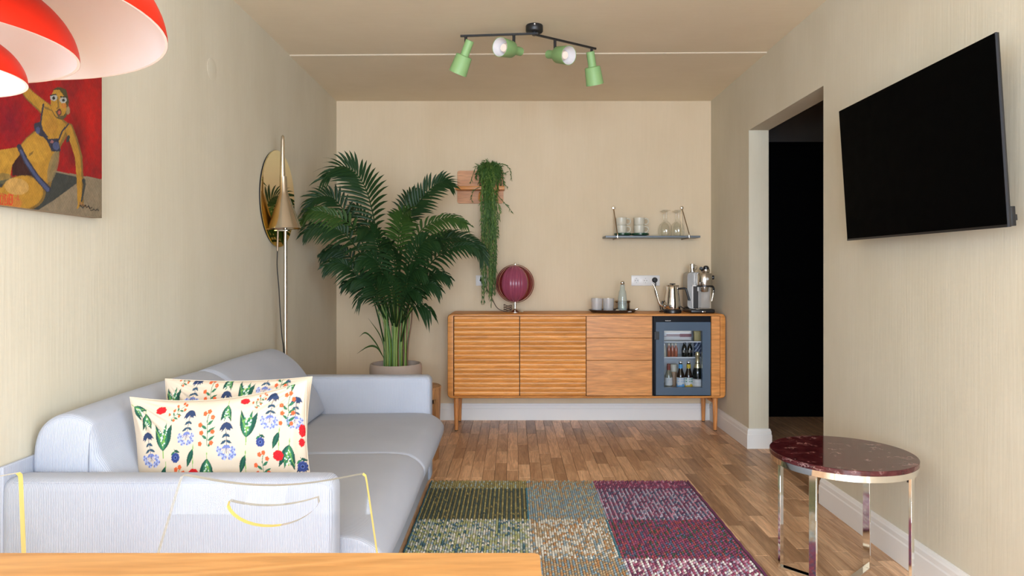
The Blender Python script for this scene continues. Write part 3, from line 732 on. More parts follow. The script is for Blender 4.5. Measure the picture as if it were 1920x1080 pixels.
# tray group
TY = 5.11
ty0 = at(1149, 580, TY)
tr = thing('serving_tray', 'dark brown oval serving tray with flared rim on the sideboard', 'tray', (ty0.x, TY, TZ))
b = MB().lathe([(0, .002), (.145, .002), (.155, .006), (.176, .021), (.180, .022), (.181, .020), (.160, .003), (.150, 0), (0, 0)], 48, Matrix.Diagonal((1, .74, 1, 1)))
obj('dish', b, M['traybrown'], tr)
obj('handle', MB().tube([(.172, -.02, .020), (.190, -.016, .026), (.196, 0, .027), (.190, .016, .026), (.172, .02, .020)], .003, 8), M['chrome'], tr)
TT = TZ+.0027
for k, (px, w) in enumerate(((1119, 'left'), (1140.5, 'right'))):
    t = thing('tumbler', 'ribbed clear glass tumbler on the brown tray, %s of the pair' % w, 'glass', (at(px, 0, TY-.015).x, TY-.015-.004*k, TT), 0, 'tumblers on the tray')
    ring = []
    n = 48
    def rr(r, z, amp): return [(r*(1+amp*math.cos(12*2*PI*i/n))*math.cos(2*PI*i/n), r*(1+amp*math.cos(12*2*PI*i/n))*math.sin(2*PI*i/n), z) for i in range(n)]
    b = MB().loft([rr(.034, .0, 0), rr(.036, .004, .01), rr(.0405, .06, .015), rr(.0425, .103, .005), rr(.0410, .103, .005), rr(.039, .06, 0), rr(.034, .010, 0)])
    obj('glass_body', b, M['frost'], t)
    obj('rim', MB().lathe([(.0428, .101), (.0432, .1045), (.0408, .1045), (.0406, .101)], 32, cap=False), M['glass'], t)
bx = at(1167, 0, TY).x
t = thing('glass_bottle', 'tall clear glass bottle with chrome ball stopper on the tray', 'bottle', (at(1167, 0, TY-.045).x, TY-.045, TT))
obj('glass_body', MB().lathe([(0, 0), (.030, 0), (.033, .004), (.034, .05), (.033, .10), (.027, .15), (.0255, .158), (.0245, .158), (.018, .17), (.017, .205), (0, .205)], 28), thin_glass('water_bottle_glass', (.86, .92, .90), 1.5, .02, ((.55, .60, .57), .30)), t)
obj('stopper', MB().lathe([(0, .200), (.011, .202), (.012, .208), (.017, .213), (.018, .222), (.013, .231), (0, .235)], 20), M['chrome'], t)
t = thing('steel_canister', 'dark steel lidded canister standing behind the glass bottle', 'canister', (at(1167.5, 0, TY+.052).x, TY+.052, TT))
obj('body', MB().lathe([(0, 0), (.052, 0), (.0535, .004), (.0535, .066), (.051, .07), (0, .07)], 32), plain('dark_steel', (.30, .24, .19), .2, 1.), t)
obj('lid', MB().lathe([(.057, .070), (.0585, .073), (.0585, .080), (.055, .084), (0, .086)], 32), M['bronze'], t)
t = thing('bottle_opener', 'chrome ball-ended opener lying at the front of the tray', 'opener', (at(1157.5, 0, TY-.098).x, TY-.098, TT+.0005))
obj('ball', MB().lathe([(0, 0), (.010, .003), (.0145, .0135), (.010, .0235), (0, .027)], 18), M['chrome'], t)
obj('handle', MB().box((.022, -.006, .0055), (.105, .006, .0115), .002), M['silver'], t)
obj('neck', MB().cyl((.012, 0, .009), (.024, 0, .009), .0035, n=8), M['chrome'], t)

# kettle
KY = 5.04
kx = at(1261, 0, KY).x
t = thing('gooseneck_kettle', 'polished steel gooseneck kettle on black base beside the coffee machine', 'kettle', (kx, KY, TZ))
obj('power_base', MB().lathe([(.060, 0), (.064, .003), (.064, .022), (.058, .028), (0, .028)], 32), M['black'], t)
obj('body', MB().lathe([(0, .029), (.054, .029), (.0565, .035), (.0565, .07), (.051, .12), (.045, .165), (.0435, .196), (.041, .200), (0, .200)], 36), M['chrome'], t)
obj('lid', MB().lathe([(.046, .198), (.047, .201), (.043, .206), (0, .207)], 30), M['steel'], t)
obj('lid_knob', MB().lathe([(0, .206), (.006, .207), (.007, .210), (.021, .211), (.022, .216), (.018, .218), (0, .218)], 20), M['black'], t)
sp = catmull([(-.050, -.010, .055), (-.075, -.012, .055), (-.095, -.013, .068), (-.110, -.014, .105), (-.122, -.014, .155), (-.135, -.014, .192), (-.146, -.014, .212), (-.156, -.014, .217)], 28)
obj('spout', MB().tube(sp, [.010-.0048*i/28 for i in range(29)], 12), M['chrome'], t)
obj('spout_collar', MB().cyl((-.048, -.010, .055), (-.062, -.011, .055), .0145, n=14), M['chrome'], t)
hp = catmull([(.040, 0, .178), (.075, 0, .181), (.096, -.001, .180), (.104, -.002, .160), (.113, -.003, .128), (.122, -.004, .098), (.122, -.004, .092)], 24)
obj('handle', MB().tube(hp, [.0075]*10+[.0085]*15, 10), M['black'], t)
obj('thermometer', MB().lathe([(0, 0), (.006, .001), (.006, .022), (.004, .03), (0, .031)], 12, Matrix.Translation((-.073, .012, .058))), M['black'], t)
kc = catmull([(kx-.058, KY-.02, TZ+.012), (kx-.080, KY-.03, TZ+.022), (kx-.092, KY-.01, TZ+.016), (kx-.082, KY+.05, TZ+.006), (kx-.03, KY+.10, TZ+.0045), (kx+.04, KY+.10, TZ+.0045)], 30)
tag(obj('kettle_cord', MB().tube(kc, .0035, 8), M['rubber']), 'black cord looping out at the left of the kettle base', 'cord')
q = at(1227, 525, YB-.01)
t = thing('power_plug', 'round black plug in the right end of the triple socket', 'plug', (q.x, YB-.0128, q.z))
obj('plug_body', MB().lathe([(0, 0), (.0185, 0), (.0205, .004), (.0205, .018), (.014, .030), (0, .032)], 22, Matrix.Rotation(PI/2, 4, 'X')), M['rubber'], t)
obj('cable', MB().tube(catmull([(0, -.022, -.004), (.004, -.026, -.03), (-.002, -.026, -.07), (.008, -.028, -.12), (.03, -.05, -.19), (.035, -.06, -.2285)], 24), .0038, 8), M['rubber'], t)

# coffee machine
CY = 5.12
cx = at(1310, 0, CY).x
t = thing('espresso_machine', 'slim steel espresso machine with black base in the corner of the sideboard', 'coffee machine', (cx, CY, TZ))
obj('drip_base', MB().box((-.095, -.135, .0), (.085, .11, .030), .010, 3), M['black'], t)
obj('drip_grate', MB().box((-.055, -.125, .030), (.070, -.02, .034), .002), M['steel'], t)
obj('badge', MB().box((-.010, -.1365, .008), (.014, -.135, .016), .0005), M['chrome'], t)
b = MB().loft([[(x, y, z) for (x, z) in rrect(-.092, .010, .030, .300, .028, 5)] for y in (-.03, .105)])
obj('water_tank_body', b, plain('grey_steel', (.33, .315, .295), .32, .7), t)
b = MB().loft([[(x, y, z) for (x, z) in rrect(.006, .080, .030, .286, .012, 4)] for y in (-.015, .105)])
obj('rear_body', b, plain('satin_steel', (.42, .38, .34), .3, .9), t)
b = MB(); b.box((-.060, -.045, .034), (-.052, -.030, .205), .002); b.box((-.060, -.045, .196), (-.012, -.030, .206), .002); b.box((-.020, -.045, .160), (-.012, -.030, .204), .002)
obj('side_frame', b, M['whiteplastic'], t)
obj('side_recess', MB().box((-.051, -.036, .034), (-.013, -.0305, .195)), plain('recess_dark', (.03, .026, .024), .3), t)
G = Matrix.Translation((.026, -.060, 0))
obj('group_head', MB().lathe([(0, .200), (.054, .200), (.056, .204), (.056, .286), (.050, .294), (0, .294)], 32, G), M['steel'], t)
obj('group_band', MB().lathe([(.046, .192), (.058, .194), (.058, .203), (.046, .204)], 32, G), M['black'], t)
obj('brew_group', MB().lathe([(0, .155), (.024, .155), (.028, .160), (.031, .192), (0, .192)], 26, G), M['steel'], t)
obj('logo', MB().lathe([(0, 0), (.010, 0), (.010, .002), (0, .002)], 20, Matrix.Translation((.032, -.1155, .252)) @ Matrix.Rotation(PI/2, 4, 'X')), M['silver'], t)
obj('steam_knob', MB().lathe([(.013, 0), (.015, .003), (.015, .020), (0, .022)], 18, Matrix.Translation((.080, -.045, .262)) @ Matrix.Rotation(PI/2, 4, 'Y')), M['black'], t)
b = MB().tube(catmull([(.070, -.055, .196), (.083, -.075, .194), (.088, -.085, .175), (.085, -.090, .150)], 14), .008, 10); obj('steam_wand_grip', b, M['black'], t)
obj('steam_wand', MB().tube([(.086, -.089, .165), (.078, -.092, .118), (.0705, -.094, .088)], .0065, 10), M['chrome'], t)
tag(obj('machine_cord', MB().tube(catmull([(cx-.055, CY+.085, TZ+.030), (cx-.10, CY+.05, TZ+.028), (cx-.145, CY+.04, TZ+.055), (cx-.19, CY+.075, TZ+.085), (cx-.225, CY+.16, TZ+.075), (cx-.23, CY+.20, TZ+.02), (cx-.20, CY+.19, TZ+.0045)], 32), .0036, 8), M['rubber']), 'black cord between the kettle and the coffee machine', 'cord')
tp = TZ+.2945
t = thing('milk_jug', 'small steel milk jug standing on top of the coffee machine', 'jug', (cx-.046, CY+.01, TZ+.3005))
obj('body', MB().lathe([(0, 0), (.022, 0), (.023, .003), (.020, .045), (.021, .062), (.0195, .062), (.0185, .045), (0, .01)], 24), M['chrome'], t)
obj('handle', MB().tube([(.019, 0, .052), (.034, 0, .050), (.036, 0, .03), (.021, 0, .014)], .0028, 8), M['chrome'], t)
t = thing('portafilter', 'black-handled portafilter lying on top of the coffee machine', 'portafilter', (cx+.024, CY-.058, tp))
obj('basket', MB().lathe([(0, 0), (.026, 0), (.029, .004), (.030, .026), (.027, .026), (.025, .006), (0, .005)], 24, Matrix.Translation((.012, .0, .0005))), M['steel'], t)
obj('handle', MB().tube(catmull([(-.012, -.004, .020), (-.024, -.012, .028), (-.030, -.028, .034), (-.032, -.045, .036)], 10), [.008, .0085, .009, .010, .011, .012, .0125, .0125, .012, .011, .009], 12), M['black'], t)
obj('knob', MB().lathe([(0, .0), (.016, .004), (.0235, .022), (.020, .040), (.010, .048), (0, .049)], 20, Matrix.Translation((.014, -.001, .0065))), M['black'], t)

# ================================================================== WALL SHELF WITH CUPS AND GLASSES
SHZ = 1.4306; SHY0 = 5.155
sh = thing('wall_shelf', 'narrow blue-grey shelf hung on brass rods above the kettle', 'shelf', (1.055, YB, SHZ))
obj('board', MB().box((.699-1.055, SHY0-YB, -.0153), (1.415-1.055, -.003, 0), .0012, 1), M['shelf'], sh)
for xw, xk in ((.789, .783), (1.331, 1.316)):
    x = xw-1.055; k = xk-1.055; zt = at(0, 390, 5.33).z-SHZ
    br = obj('bracket_rod', MB().tube([(k, -.022, zt-.004), (x, SHY0-YB-.004, .004), (x, SHY0-YB-.004, -.019), (k, -.012, -.021), (k, -.008, -.019)], .0035, 8), M['bronze'], sh)
    obj('wall_knob', MB().lathe([(.009, 0), (.009, .012), (.013, .015), (.014, .022), (.010, .028), (0, .029)], 18, Matrix.Translation((k, -.0005, zt)) @ Matrix.Rotation(PI/2, 4, 'X')), M['champagne'], br)
    obj('front_clip', MB().box((x-.004, SHY0-YB-.006, -.019), (x+.004, SHY0-YB-.002, .012), .001), M['chrome'], br)
    obj('rear_rod', MB().tube([(k, -.010, zt-.006), (k-.003, -.008, .01), (k-.003, -.008, -.018)], .0016, 6), M['bronze'], br)
MY = 5.235
sz = SHZ+.0006
for (px, w) in ((1167.5, 'left'), (1200.5, 'right')):
    p = at(px, 0, MY)
    tag(obj('saucer_stack', MB().lathe([(0, 0), (.045, 0), (.052, .004), (.0665, .008), (.0665, .0125), (.066, .0145), (.067, .0165), (.066, .021), (.045, .021), (.042, .019), (0, .019)], 36, Matrix.Translation((p.x, MY, sz))), M['greenplate']), 'dark green glazed saucer under the %s stack of cream cups' % w, 'saucer', 'green saucers on the wall shelf')
    cxp = at(px-2.5 if w == 'left' else px-2, 0, MY).x
    for k in range(2):
        t = thing('cup', 'cream stoneware cup, %s one of the %s stack on the wall shelf' % ('lower' if k == 0 else 'upper', w), 'cup', (cxp, MY, sz+.0196+k*.0605), -.25, 'cream cups on the wall shelf')
        obj('body', MB().lathe([(0, 0), (.034, 0), (.036, .003), (.040, .012), (.0415, .052), (.042, .0595), (.040, .060), (.0385, .055), (.037, .012), (0, .008)], 32), M['cream'], t)
        obj('handle', MB().tube(catmull([(.038, 0, .052), (.056, 0, .052), (.068, 0, .040), (.068, 0, .024), (.056, 0, .010), (.039, 0, .010)], 18), .0048, 8), M['cream'], t)
GWP = [(.032, .195), (.0325, .193), (.020, .189), (.008, .182), (.0065, .172), (.0065, .120), (.009, .112), (.026, .098), (.038, .078), (.043, .05), (.0425, .025), (.037, .0)]
for row, gy in (('front', 5.20), ('back', 5.285)):
    for px, w in ((1249.5, 'left'), (1272.5, 'right')):
        p = at(px, 0, 5.20)
        t = thing('wine_glass', 'clear wine glass upside down on the wall shelf, %s row, %s side' % (row, w), 'glass', (p.x, gy, sz), 0, 'upturned wine glasses on the wall shelf')
        obj('bowl', MB().lathe(GWP[6:], 32, cap=False), M['glass'], t)
        obj('stem', MB().lathe(GWP[3:7], 16, cap=False), M['glass'], t)
        obj('foot', MB().lathe([(0, .196)]+GWP[:4], 28, cap=False), M['glass'], t)
        obj('rim', MB().lathe([(.0374, 0), (.0380, .0018), (.0366, .0022), (.0362, 0)], 32, cap=False), M['glass'], t)

# ================================================================== OAK WALL RACK AND TRAILING PLANT
ra = at(857.5, 320, 5.325); rb = at(944, 381.5, 5.325)
rk = thing('wall_rack', 'small oak wall rack with rounded back board, ledge and peg', 'wall rack', ((ra.x+rb.x)/2, YB, rb.z))
W2 = (rb.x-ra.x)/2; Hh = ra.z-rb.z
obj('back_board', MB().prism(rrect(-W2, W2, 0, Hh, .018, 5), -.016, -.0005), M['rack'], rk)
lz = at(0, 354, 5.29).z-rb.z
lb = MB(); lb.box((-W2-.006, -.105, lz-.013), (W2+.008, -.016, lz), .003); obj('ledge', lb, M['rack'], rk)
obj('ledge_rail', MB().box((-W2-.008, -.112, lz-.013), (W2+.009, -.104, lz+.014), .003), M['oak'], rk)
hx = at(899, 0, 5.28).x-rk.location.x
obj('peg', MB().tube(catmull([(hx+.004, -.016, lz-.024), (hx+.003, -.05, lz-.030), (hx, -.066, lz-.045), (hx-.002, -.062, lz-.082), (hx+.004, -.050, lz-.092), (hx+.012, -.046, lz-.080)], 20), .0065, 8), M['oak'], rk)
pp = at(918, 350, 5.265)
pl = thing('trailing_plant', 'trailing mistletoe cactus in a glazed pot on the oak wall rack', 'potted plant', (pp.x, 5.279, rk.location.z+lz+.0005))
PH = .155
obj('pot', MB().lathe([(0, 0), (.036, 0), (.040, .004), (.047, .08), (.050, PH), (.046, PH), (.043, .08), (0, .06)], 32), M['potgreen'], pl)
obj('soil', MB().lathe([(0, PH-.02), (.045, PH-.02)], 24, cap=False), M['soil'], pl)
rng = random.Random(3)
def strand(pts, r, mat, seed, spur=.022, gap=.022):
    rg = random.Random(seed); mb = MB(); n = max(8, int(sum((Vector(pts[i+1])-Vector(pts[i])).length for i in range(len(pts)-1))/.02))
    c = catmull(pts, n); mb.tube(c, [r*(1-.35*i/n) for i in range(n+1)], 5)
    L_ = 0
    for i in range(2, n):
        for _ in range(2 if rg.random() < .7 else 1):
            d = (c[i]-c[i-1]).normalized(); side = Vector((rg.uniform(-1, 1), rg.uniform(-.6, .35), 0))
            e = c[i]+(d*.8+side*.55).normalized()*spur*rg.uniform(.8, 1.6)
            mb.tube([c[i], (c[i]+e)/2+Vector((0, 0, .002)), e], [r*1.0, r*1.25, r*.4], 4)
    return obj('strand', mb, mat, pl, 60)
def rel(px, py, Y): return at(px, py, Y)-Vector(pl.location)
nS = 0
for k in range(74):
    a = rng.uniform(-PI*1.02, PI*.02)                       # over the front half of the rim
    rim = Vector((.047*math.cos(a), .047*math.sin(a), PH))
    out = Vector((math.cos(a), math.sin(a), 0))
    if k < 50:
        # the long fall, gathered into a column (px 897-937)
        ln = rng.choice([.35, .5, .65, .8, .9, 1.0]); yb_ = 340+ln*rng.uniform(195, 238)
        tx = rng.gauss(918, 8) if ln < .85 else rng.gauss(921, 6); tx = min(max(tx, 899), 936)
        if yb_ > 530: tx = rng.choice([908, 920, 923]) + rng.uniform(-4, 4)
        Yd = 5.14+rng.uniform(-.03, .035)
        mid = rel(tx*.7+.3*918+rng.uniform(-8, 8), 372, Yd-.01)
        pts = [Vector((rim.x*.6, rim.y*.4, PH-.01)), rim+Vector((0, 0, .018))+out*.004, rim+out*.03+Vector((0, 0, -.02)), mid, rel(tx+rng.uniform(-5, 5), 372+(yb_-372)*.5, Yd), rel(tx+rng.uniform(-3, 3), yb_, Yd+rng.uniform(-.02, .02))]
        if pts[-1].z+pl.location.z < SZ1+.02: pts[-1].z = SZ1+.03-pl.location.z
        strand(pts, rng.uniform(.0028, .0038), M['rhips'] if rng.random() < .55 else M['rhips2'], k)
    else:
        # short bushy ones round the pot
        dn = rng.uniform(.05, .19); sp_ = rng.uniform(.015, .045)
        pts = [Vector((rim.x*.6, rim.y*.5, PH-.01)), rim+Vector((0, 0, rng.uniform(.01, .035))), rim+out*sp_+Vector((0, 0, -.01)), rim+out*(sp_+.012)+Vector((rng.uniform(-.01, .01), 0, -dn*.6)), rim+out*(sp_+.01)+Vector((rng.uniform(-.015, .015), 0, -dn))]
        strand(pts, .0028, M['rhips'], k)
for k, pp_ in enumerate(([(914, 322), (913, 302), (906, 304), (904, 314)], [(922, 322), (930, 309), (946, 309), (956, 318), (960, 340)], [(932, 322), (938, 312), (944, 324), (952, 322)],
                         [(905, 322), (895, 310), (886, 330), (882, 345)], [(928, 360), (945, 380), (952, 386), (961, 400)], [(900, 350), (888, 358), (884, 372), (886, 380)], [(930, 330), (942, 334), (946, 345), (953, 352)])):
    strand([rel(a_, b_, 5.18) for a_, b_ in pp_], .0026, M['rhips'], 100+k, .02)

# ================================================================== PALM
PLX, PLY = -.800, 4.66
pot_z = .535
pm = thing('potted_palm', 'tall areca palm with dark arching fronds in a clay planter behind the sofa', 'potted plant', (PLX, PLY, 0))
PR = .176
obj('planter', MB().lathe([(0, 0), (.115, 0), (.125, .01), (.160, .25), (.176, .44), (.178, .50), (.174, .528), (.168, .535), (.158, .533), (.152, .50), (.150, .47), (0, .46)], 48), M['pot'], pm)
obj('soil', MB().lathe([(0, .487), (.06, .490), (.151, .480)], 32, cap=False), M['soil'], pm)
pr_ = random.Random(11)
def prel(px, py, Y): return at(px, py, Y)-Vector((PLX, PLY, 0))
def clampw(v):
    return Vector((max(v.x, XL+.02-PLX), min(v.y, YB-.02-PLY), v.z))
def frond(pts, L, n=30, t0=.18, droop=.35, nrm=(0, -.8, .6), mat='leaf', wid=.0115, r0=.006, seed=0, fwd=.75):
    rg = random.Random(seed); mb = MB(); N_ = 40
    c = catmull(pts, N_)
    mb.tube([clampw(p) for p in c], [r0*(1-.8*i/N_) for i in range(N_+1)], 6)
    Nv = Vector(nrm).normalized()
    for k in range(n):
        t = t0+(1-t0)*(k+.5)/n; x = t*N_; i = min(int(x), N_-1); p = c[i].lerp(c[i+1], x-i)
        Tn = (c[min(i+2, N_)]-c[max(i-1, 0)]).normalized(); S = Tn.cross(Nv)
        S = S.normalized() if S.length > .05 else Vector((1, 0, 0)); Nn = S.cross(Tn).normalized()
        u = (t-t0)/(1-t0); prof = min(1., .45+u*2.6)*(1-.62*u**2.2)
        for s in (-1, 1):
            ln = L*prof*rg.uniform(.85, 1.1)
            d = (S*s*(.95-.45*u)+Tn*(fwd+.35*u)+Nn*rg.uniform(.05, .3)).normalized()
            w = wid*(.75+.5*prof)*rg.uniform(.85, 1.1); m_ = 4; vs = []
            for j in range(m_+1):
                q = j/m_
                pos = p+d*ln*q+Vector((0, 0, -1))*droop*ln*q*q+Nn*.03*ln*math.sin(PI*q)
                Tl = (d+Vector((0, 0, -1))*droop*2*q).normalized()
                wv = (Tn-Tl*Tn.dot(Tl)); wv = wv.normalized() if wv.length > .05 else Nn
                hw = w*.5*(.45, 1., .95, .6, .02)[j]
                vs += [clampw(pos-wv*hw+Nn*.25*hw), clampw(pos), clampw(pos+wv*hw+Nn*.25*hw)]
            mb.add(vs, [q for j in range(m_) for q in ((3*j, 3*j+1, 3*j+4, 3*j+3), (3*j+1, 3*j+2, 3*j+5, 3*j+4))])
    return obj('frond', mb, M[mat], pm, 0, fix=False)
def pf(lst, **k): return frond([prel(a, b_, Y) for a, b_, Y in lst], **k)
# fronds the photograph shows one by one: (px, py, depth)
FR = [
 ([(738, 600, 4.60), (722, 500, 4.48), (706, 434, 4.40), (696, 387, 4.34), (684, 350, 4.29), (665, 323, 4.25), (638, 312, 4.20), (606, 336, 4.16)], .235, 34, 'leaf', .30),
 ([(730, 590, 4.66), (705, 500, 4.60), (670, 440, 4.52), (640, 388, 4.46), (618, 369, 4.42), (592, 372, 4.38), (580, 392, 4.36)], .17, 30, 'leaf', .30),
 ([(728, 600, 4.64), (700, 500, 4.52), (662, 428, 4.42), (622, 403, 4.36), (589, 396, 4.32), (567, 412, 4.30)], .15, 30, 'leaf2', .45),
 ([(728, 600, 4.62), (695, 510, 4.48), (655, 448, 4.38), (626, 428, 4.34), (592, 424, 4.30), (573, 436, 4.28)], .15, 30, 'leaf', .55),
 ([(728, 605, 4.70), (690, 530, 4.72), (655, 480, 4.74), (630, 466, 4.74), (606, 476, 4.74)], .15, 28, 'leaf', .6),
 ([(728, 605, 4.62), (692, 545, 4.50), (660, 505, 4.44), (634, 492, 4.42), (612, 498, 4.40)], .15, 26, 'leaf', .6),
 ([(728, 610, 4.66), (700, 560, 4.60), (676, 536, 4.56), (655, 530, 4.54), (645, 534, 4.54)], .10, 18, 'leaf', .6),
 ([(745, 600, 4.68), (752, 480, 4.66), (766, 410, 4.64), (786, 378, 4.62), (812, 350, 4.60), (832, 341, 4.58), (848, 350, 4.56)], .185, 34, 'leaf', .25),
 ([(748, 600, 4.60), (765, 500, 4.50), (784, 440, 4.44), (815, 415, 4.40), (848, 408, 4.36), (874, 420, 4.34)], .14, 28, 'leaf2', .45),
 ([(752, 600, 4.66), (768, 520, 4.64), (795, 465, 4.62), (832, 448, 4.60), (868, 446, 4.58), (896, 462, 4.56), (906, 486, 4.55)], .165, 34, 'leaf', .40),
 ([(754, 605, 4.62), (780, 540, 4.52), (808, 494, 4.46), (842, 466, 4.42), (876, 459, 4.40), (895, 468, 4.39)], .135, 28, 'leaf', .50),
 ([(754, 610, 4.66), (776, 565, 4.60), (797, 525, 4.56), (822, 513, 4.54), (842, 521, 4.53)], .13, 24, 'leaf', .55),
 ([(750, 610, 4.62), (766, 570, 4.50), (782, 540, 4.44), (806, 532, 4.42), (824, 542, 4.41)], .13, 22, 'leaf', .65),
 ([(742, 600, 4.58), (744, 500, 4.40), (748, 440, 4.30), (756, 405, 4.22), (768, 395, 4.16)], .19, 30, 'leaf2', .40),
 ([(735, 600, 4.58), (724, 510, 4.40), (712, 460, 4.30), (696, 432, 4.22), (676, 430, 4.16)], .19, 30, 'leaf', .45),
 ([(748, 600, 4.56), (760, 530, 4.40), (776, 480, 4.30), (796, 452, 4.24), (818, 452, 4.20)], .19, 30, 'leaf', .45),
 ([(735, 600, 4.76), (715, 480, 4.86), (690, 420, 4.92), (660, 390, 4.96), (650, 420, 5.0)], .15, 28, 'leaf', .35),
 ([(745, 600, 4.76), (750, 470, 4.88), (760, 400, 4.94), (772, 370, 4.98), (790, 362, 5.0)], .19, 28, 'leaf', .35),
 ([(750, 600, 4.76), (778, 500, 4.88), (810, 455, 4.94), (838, 440, 4.98), (858, 450, 5.0)], .16, 26, 'leaf', .4),
 ([(738, 605, 4.56), (728, 540, 4.42), (714, 500, 4.34), (694, 482, 4.28), (672, 490, 4.24)], .18, 28, 'leaf', .5),
 ([(742, 605, 4.54), (742, 540, 4.38), (740, 490, 4.28), (736, 462, 4.20), (728, 455, 4.12)], .18, 28, 'leaf', .5),
 ([(746, 605, 4.54), (756, 555, 4.42), (766, 520, 4.34), (780, 505, 4.28), (798, 512, 4.24)], .16, 26, 'leaf', .5),
 ([(736, 610, 4.58), (722, 570, 4.48), (706, 540, 4.42), (688, 522, 4.38), (668, 524, 4.36)], .16, 26, 'leaf', .5),
 ([(742, 612, 4.54), (740, 570, 4.42), (734, 540, 4.34), (724, 520, 4.28), (710, 518, 4.22)], .16, 24, 'leaf', .55),
 ([(744, 612, 4.56), (752, 580, 4.46), (760, 555, 4.40), (772, 545, 4.36), (788, 552, 4.33)], .14, 22, 'leaf', .6),
]
for k, (l, L, n, mt, dr_) in enumerate(FR):
    pf(l, L=L, n=int(n*.74), mat=mt, droop=dr_, seed=k, t0=.30 if k < 2 else .24, wid=.0165, nrm=(.15*(1 if k % 2 else -1), -.85, .5))
# low side sprigs
pf([(752, 640, 4.58), (762, 600, 4.53), (776, 578, 4.5), (792, 573, 4.48), (806, 584, 4.47)], L=.12, n=6, mat='leaf', droop=1.1, t0=.45, wid=.019, seed=40)
pf([(720, 640, 4.6), (708, 590, 4.57), (698, 560, 4.55), (684, 553, 4.54), (673, 562, 4.53)], L=.10, n=6, mat='leaf', droop=.9, t0=.5, wid=.014, seed=41)
for k, l in enumerate(([(722, 660), (712, 628), (690, 596)], [(720, 672), (704, 642), (686, 624), (673, 632)], [(718, 668), (706, 651), (690, 650), (668, 664)])):
    mb = MB(); c = catmull([prel(a, b_, 4.56) for a, b_ in l], 12); vs = []
    for i, p_ in enumerate(c): w = .0075*math.sin(PI*min(1, .25+.75*i/12))*(1 if i < 12 else .05); vs += [p_+Vector((0, 0, w)), p_+Vector((0, -.003, 0)), p_-Vector((0, 0, w))]
    mb.add(vs, [q for j in range(12) for q in ((3*j, 3*j+1, 3*j+4, 3*j+3), (3*j+1, 3*j+2, 3*j+5, 3*j+4))]); obj('shoot', mb, M['leaf2'], pm, 0, fix=False)
M['caneb'] = plain('palm_cane_brown', (.16, .085, .04), .6); M['caneg'] = plain('palm_cane_green', (.07, .16, .02), .45)
for k in range(46):
    a = pr_.uniform(0, 2*PI); r = .085*math.sqrt(pr_.random()); bx_, by_ = r*math.cos(a), r*math.sin(a)*.8
    sp2 = pr_.uniform(1.1, 1.9); top = Vector((bx_*sp2+pr_.uniform(-.02, .02), by_*sp2, pr_.uniform(.90, 1.14)))
    pts = catmull([(bx_, by_, .488), (bx_*1.08+pr_.uniform(-.008, .008), by_*1.05, .66), (bx_*1.3+pr_.uniform(-.012, .012), by_*1.2, .82), top], 14)
    r0 = pr_.uniform(.0055, .0095)
    obj('cane', MB().tube(pts, [r0*(1-.45*i/14) for i in range(15)], 7), M[pr_.choice(['cane', 'cane', 'caneg', 'caneg', 'caneb'])], pm)

# ================================================================== WOODEN DRUM STOOL
st = thing('drum_stool', 'round wooden drum stool with hand hole behind the sofa arm', 'stool', (-.600, 4.25, 0))
n, m = 48, 12; b = MB(); ZT = .445
def sr(z): return .137+.014*z/ZT
hole = {(i, j) for i in (35, 36, 37, 38) for j in (9,)} | {(i, 9) for i in (39, 40)}
hole = {(i, 9) for i in (40, 41, 42, 43)}
zz = [ZT*j/m for j in range(m+1)]; zz[9] = .352; zz[10] = .378; zz[11] = .41
for rr_ in (0, -.018):
    for j in range(m+1):
        for i in range(n): a = 2*PI*i/n; b.v.append(((sr(zz[j])+rr_)*math.cos(a), (sr(zz[j])+rr_)*math.sin(a), zz[j]))
K = n*(m+1)
for j in range(m):
    for i in range(n):
        i2 = (i+1) % n; q = (j*n+i, j*n+i2, (j+1)*n+i2, (j+1)*n+i)
        if (i, j) not in hole: b.f += [q, tuple(K+v for v in q[::-1])]
        else:
            e = [(q[0], q[1]), (q[2], q[3])]
            if (i-1, j) not in hole: e.append((q[3], q[0]))
            if (i+1, j) not in hole: e.append((q[1], q[2]))
            b.f += [(p_, q_, q_+K, p_+K) for p_, q_ in e]
b.f += [(i, K+i, K+(i+1) % n, (i+1) % n) for i in range(n)]
obj('drum', b, M['stool'], st)
obj('top_disc', MB().lathe([(0, ZT-.012), (.146, ZT-.012), (.1525, ZT-.006), (.1525, ZT+.001), (.149, ZT+.004), (0, ZT+.004)], 48), M['stool'], st)

# ================================================================== FLOOR LAMP AND MIRROR
ly = 3.86
lx = at(535, 0, ly).x
fl_ = thing('floor_lamp', 'slender champagne metal floor lamp with cone shade behind the sofa', 'floor lamp', (lx, ly, 0))
obj('base', MB().lathe([(0, 0), (.083, 0), (.085, .002), (.085, .010), (.080, .013), (0, .014)], 36), M['champagne'], fl_)
zt = at(0, 433, ly).z
def lrel(px, py, dy=0.): return at(px, py, ly)-Vector((lx, ly, 0))+Vector((0, dy, 0))
obj('pole', MB().tube([(0, 0, .012), (0, 0, zt+.02)], .0098, 14), M['champagne'], fl_)
bot = lrel(534, 429); apex = lrel(530, 331); tip = lrel(530, 255)
ax = (apex-bot); Mx = Matrix.Translation(bot) @ (lrel(531, 331)-bot).to_track_quat('Z', 'Y').to_matrix().to_4x4(); Lc = ax.length
obj('cone_shade', MB().lathe([(.091, 0), (.092, .002), (.026, .50*Lc+.046), (.0215, .60*Lc+.03), (.0190, Lc), (.0165, Lc), (.019, .6*Lc+.02), (.024, .5*Lc+.04), (.0895, .003)], 40, Mx, cap=False), M['champagne'], fl_)
obj('spire', MB().tube([lrel(530, 334), lrel(529.7, 300), lrel(530, 262), lrel(530, 256), lrel(530, 253.5)], [.0150, .0130, .0105, .0088, .003], 16), M['champagne'], fl_)
